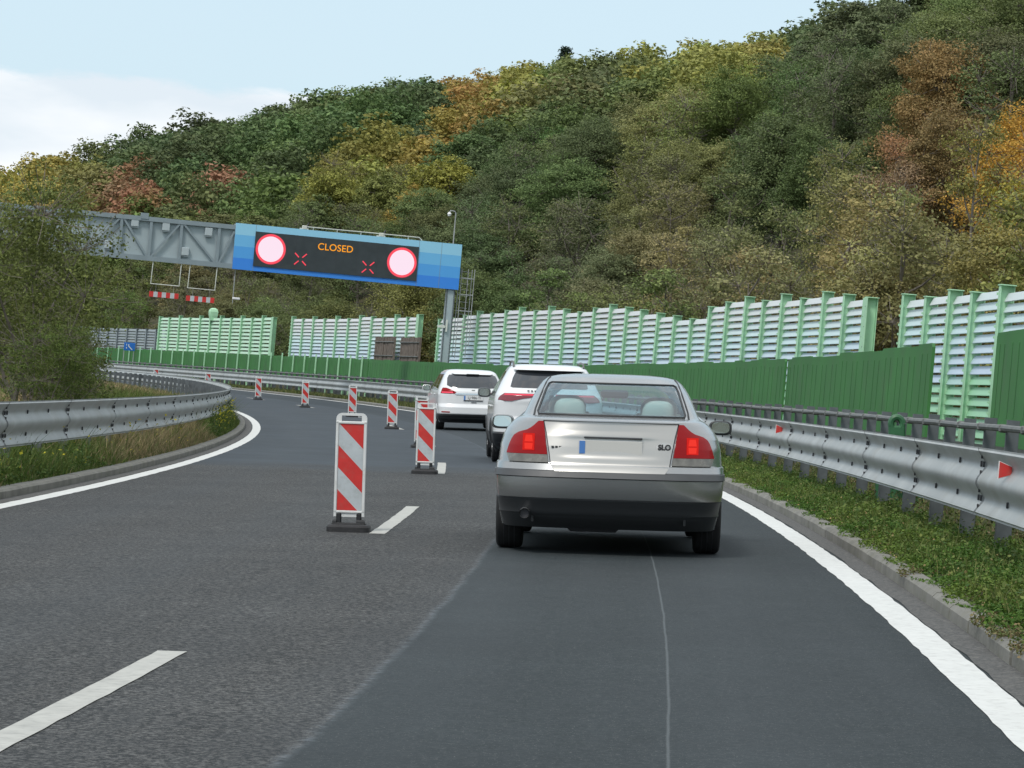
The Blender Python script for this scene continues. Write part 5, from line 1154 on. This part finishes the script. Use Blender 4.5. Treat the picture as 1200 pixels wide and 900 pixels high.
# ------------------------------------------------------------------ verges
def blades(name, label, n, sfun, lfun, hfun, cfun, wid, lean=.35, base=None, leafy=False):
    global rng
    rng = np.random.default_rng(abs(hash(label)) % 1000 if False else len(label) * 13)
    s = sfun(n); l = lfun(n, s); p0 = Pa(s, l, 0); p0[:, 2] = zground(s, l) - .02; h = hfun(s, l, n); c = cfun(s, l, n)
    t = rng.uniform(0, 2 * PI, n); dx = np.stack([np.cos(t), np.sin(t), np.zeros(n)], 1)
    if leafy:
        cen = p0 + np.stack([np.zeros(n), np.zeros(n), h * rng.uniform(.15, 1, n)], 1); nn = np.tile([0, 0, 1.0], (n, 1)) + rng.normal(size=(n, 3)) * .6; nn /= np.linalg.norm(nn, axis=1)[:, None]
        u = np.cross(nn, dx); u /= np.linalg.norm(u, axis=1)[:, None]; v = np.cross(nn, u); wv = (wid * rng.uniform(.6, 1.4, n))[:, None]
        q = np.stack([cen - u * wv, cen - v * wv * .8, cen + u * wv, cen + v * wv * .8], 1)
    else:
        ln = rng.normal(size=(n, 3)) * lean * h[:, None]; ln[:, 2] = h; wv = (wid * rng.uniform(.6, 1.4, n))[:, None]
        mid = p0 + ln * .55 * np.array([.6, .6, 1]); top = p0 + ln
        q = np.stack([p0 - dx * wv, p0 + dx * wv, mid + dx * wv * .8, mid - dx * wv * .8], 1); q2 = np.stack([mid - dx * wv * .8, mid + dx * wv * .8, top + dx * wv * .15, top - dx * wv * .15], 1)
        q = np.concatenate([q, q2]); c = np.concatenate([c, c])
    v_ = q.reshape(-1, 3); m_ = len(v_) // 4; k = m_ // n; var = np.tile(np.clip(rng.normal(.5, .2, n), 0, 1), k)
    me = np_mesh(name, v_, np.arange(m_ * 4).reshape(-1, 4), [M['leaf_t']], {'var': ('FLOAT', 'FACE', var), 'tint': ('FLOAT_COLOR', 'FACE', np.concatenate([c, np.ones((len(c), 1))], 1))})
    o = bpy.data.objects.new(name, me); C.objects.link(o); tag(o, label, 'ground cover', kind='stuff'); return o
def near_s(a, b, pw=1.6): return lambda n: a + (b - a) * rng.random(n) ** pw
def mixc(a, b, f): f = np.clip(f, 0, 1)[:, None]; return np.array(a)[None] * (1 - f) + np.array(b)[None] * f
def wav(s, l, a, b, ph=0): return .5 + .5 * np.sin(s * a + ph + 1.3 * np.sin(l * b + s * .7))
# right: low clover
def lumps(s, l): return np.clip(.45 + .35 * np.sin(s * 2.3 + 2 * np.sin(l * 4)) + .35 * np.sin(s * 5.1 + l * 7), 0.1, 1)
blades('ground_cover', 'low leafy green ground cover on the verge beside the right kerb', 260000, near_s(13, 75, 1.5), lambda n, s: 1.73 + 1.12 * rng.random(n) ** .9 + .03 * np.sin(s * 3), lambda s, l, n: (.04 + .13 * lumps(s, l)) * np.clip((l - 1.72) / .25, .3, 1), lambda s, l, n: mixc((.050, .120, .018), (.120, .165, .030), wav(s, l, 1.1, 3) * .6 + .3 * rng.random(n)) , .0105, leafy=True)
blades('verge_grass', 'thin green grass along the right guardrail', 26000, near_s(13, 130, 1.3), lambda n, s: 1.9 + 1.6 * rng.random(n), lambda s, l, n: .06 + .14 * rng.random(n), lambda s, l, n: mixc((.07, .12, .025), (.17, .18, .06), rng.random(n)), .005)
blades('weeds', 'dry brown weeds between the right guardrail and the pipe barrier', 60000, near_s(13, 120, 1.4), lambda n, s: 2.75 + 2.2 * rng.random(n), lambda s, l, n: .12 + .45 * rng.random(n) * lumps(s * .6, l), lambda s, l, n: mixc((.045, .07, .02), (.16, .12, .07), rng.random(n) ** 1.2), .016, leafy=True)
blades('far_verge_grass', 'sparse green grass under the far guardrail on the bend', 20000, near_s(75, 230, 1.2), lambda n, s: 1.84 + 1.0 * rng.random(n), lambda s, l, n: .05 + .16 * rng.random(n), lambda s, l, n: mixc((.07, .11, .03), (.16, .15, .06), rng.random(n)), .02)
blades('broad_leaf_weeds', 'broader leaved weeds scattered through the right verge ground cover', 9000, near_s(13, 70, 1.4), lambda n, s: 1.85 + 1.0 * rng.random(n), lambda s, l, n: .10 + .16 * rng.random(n), lambda s, l, n: mixc((.045, .10, .02), (.15, .18, .05), rng.random(n)), .016, leafy=True)
blades('dead_leaves', 'fallen yellow and brown leaves and dry stems lying in the right verge', 5000, near_s(13, 80, 1.5), lambda n, s: 1.80 + 1.3 * rng.random(n), lambda s, l, n: .03 + .14 * rng.random(n), lambda s, l, n: mixc((.20, .13, .06), (.34, .27, .12), rng.random(n)), .010, leafy=True)
# left
def lh(s, l, n): return (.10 + .42 * rng.random(n)) * np.clip((-6.6 - l) / .35, .2, 1) * np.where(s > 62, 1.35, 1) * (.6 + .6 * lumps(s * .5, l))
def lc(s, l, n):
    dry = np.clip((s - 39) / 5, 0, 1) * np.clip((61 - s) / 3, 0, 1); a = mixc((.055, .11, .022), (.13, .155, .04), rng.random(n)); b = mixc((.20, .165, .085), (.30, .24, .13), rng.random(n)); f = np.clip(dry * .8 + .12 * rng.random(n) , 0, 1)
    pick = (rng.random(n) < f * .9)[:, None]; return np.where(pick, b, a)
blades('tall_grass', 'tall unmown grass on the left verge, green then dry tan', 95000, lambda n: 24 + 54 * rng.random(n) ** .9, lambda n, s: -6.62 - 3.2 * rng.random(n) ** 1.2, lh, lc, .006)
blades('leafy_weeds', 'leafy green weeds tangled in the left verge grass', 42000, lambda n: np.where(rng.random(n) < .5, 24 + 16 * rng.random(n), 60 + 16 * rng.random(n)), lambda n, s: -6.66 - 1.6 * rng.random(n), lambda s, l, n: (.10 + .36 * rng.random(n)) * np.where(s > 60, 1.5, .9) * (.5 + .6 * lumps(s * .6, l)) * np.clip((-6.6 - l) / .25, .3, 1), lambda s, l, n: mixc((.050, .105, .022), (.11, .15, .035), rng.random(n)), .02, leafy=True)
blades('yellow_flowers', 'small yellow flowers of the weeds at the tip of the left verge', 1500, lambda n: np.where(rng.random(n) < .85, 62 + 13 * rng.random(n), 30 + 25 * rng.random(n)), lambda n, s: -6.7 - .9 * rng.random(n), lambda s, l, n: .45 + .28 * rng.random(n), lambda s, l, n: mixc((.50, .42, .02), (.62, .55, .05), rng.random(n)), .022, leafy=True)
blades('dry_grass', 'dry tan grass field behind the left guardrail', 70000, lambda n: 70 + 110 * rng.random(n) ** 1.2, lambda n, s: -7.6 - 9 * rng.random(n), lambda s, l, n: .12 + .3 * rng.random(n), lambda s, l, n: mixc((.13, .14, .05), (.30, .23, .13), np.clip(wav(s, l, .3, .5) + rng.normal(0, .3, n), 0, 1)), .022)
# weeds growing from the right kerb joints
blades('kerb_weeds', 'small weeds growing in the right kerb joints', 1600, lambda n: np.array([13.6, 14.8, 15.7, 16.5, 21.0])[rng.integers(0, 5, n)] + rng.normal(0, .12, n), lambda n, s: 1.66 + .16 * rng.random(n), lambda s, l, n: .02 + .06 * rng.random(n), lambda s, l, n: mixc((.10, .13, .04), (.18, .13, .07), rng.random(n)), .010, leafy=True)
print('built')
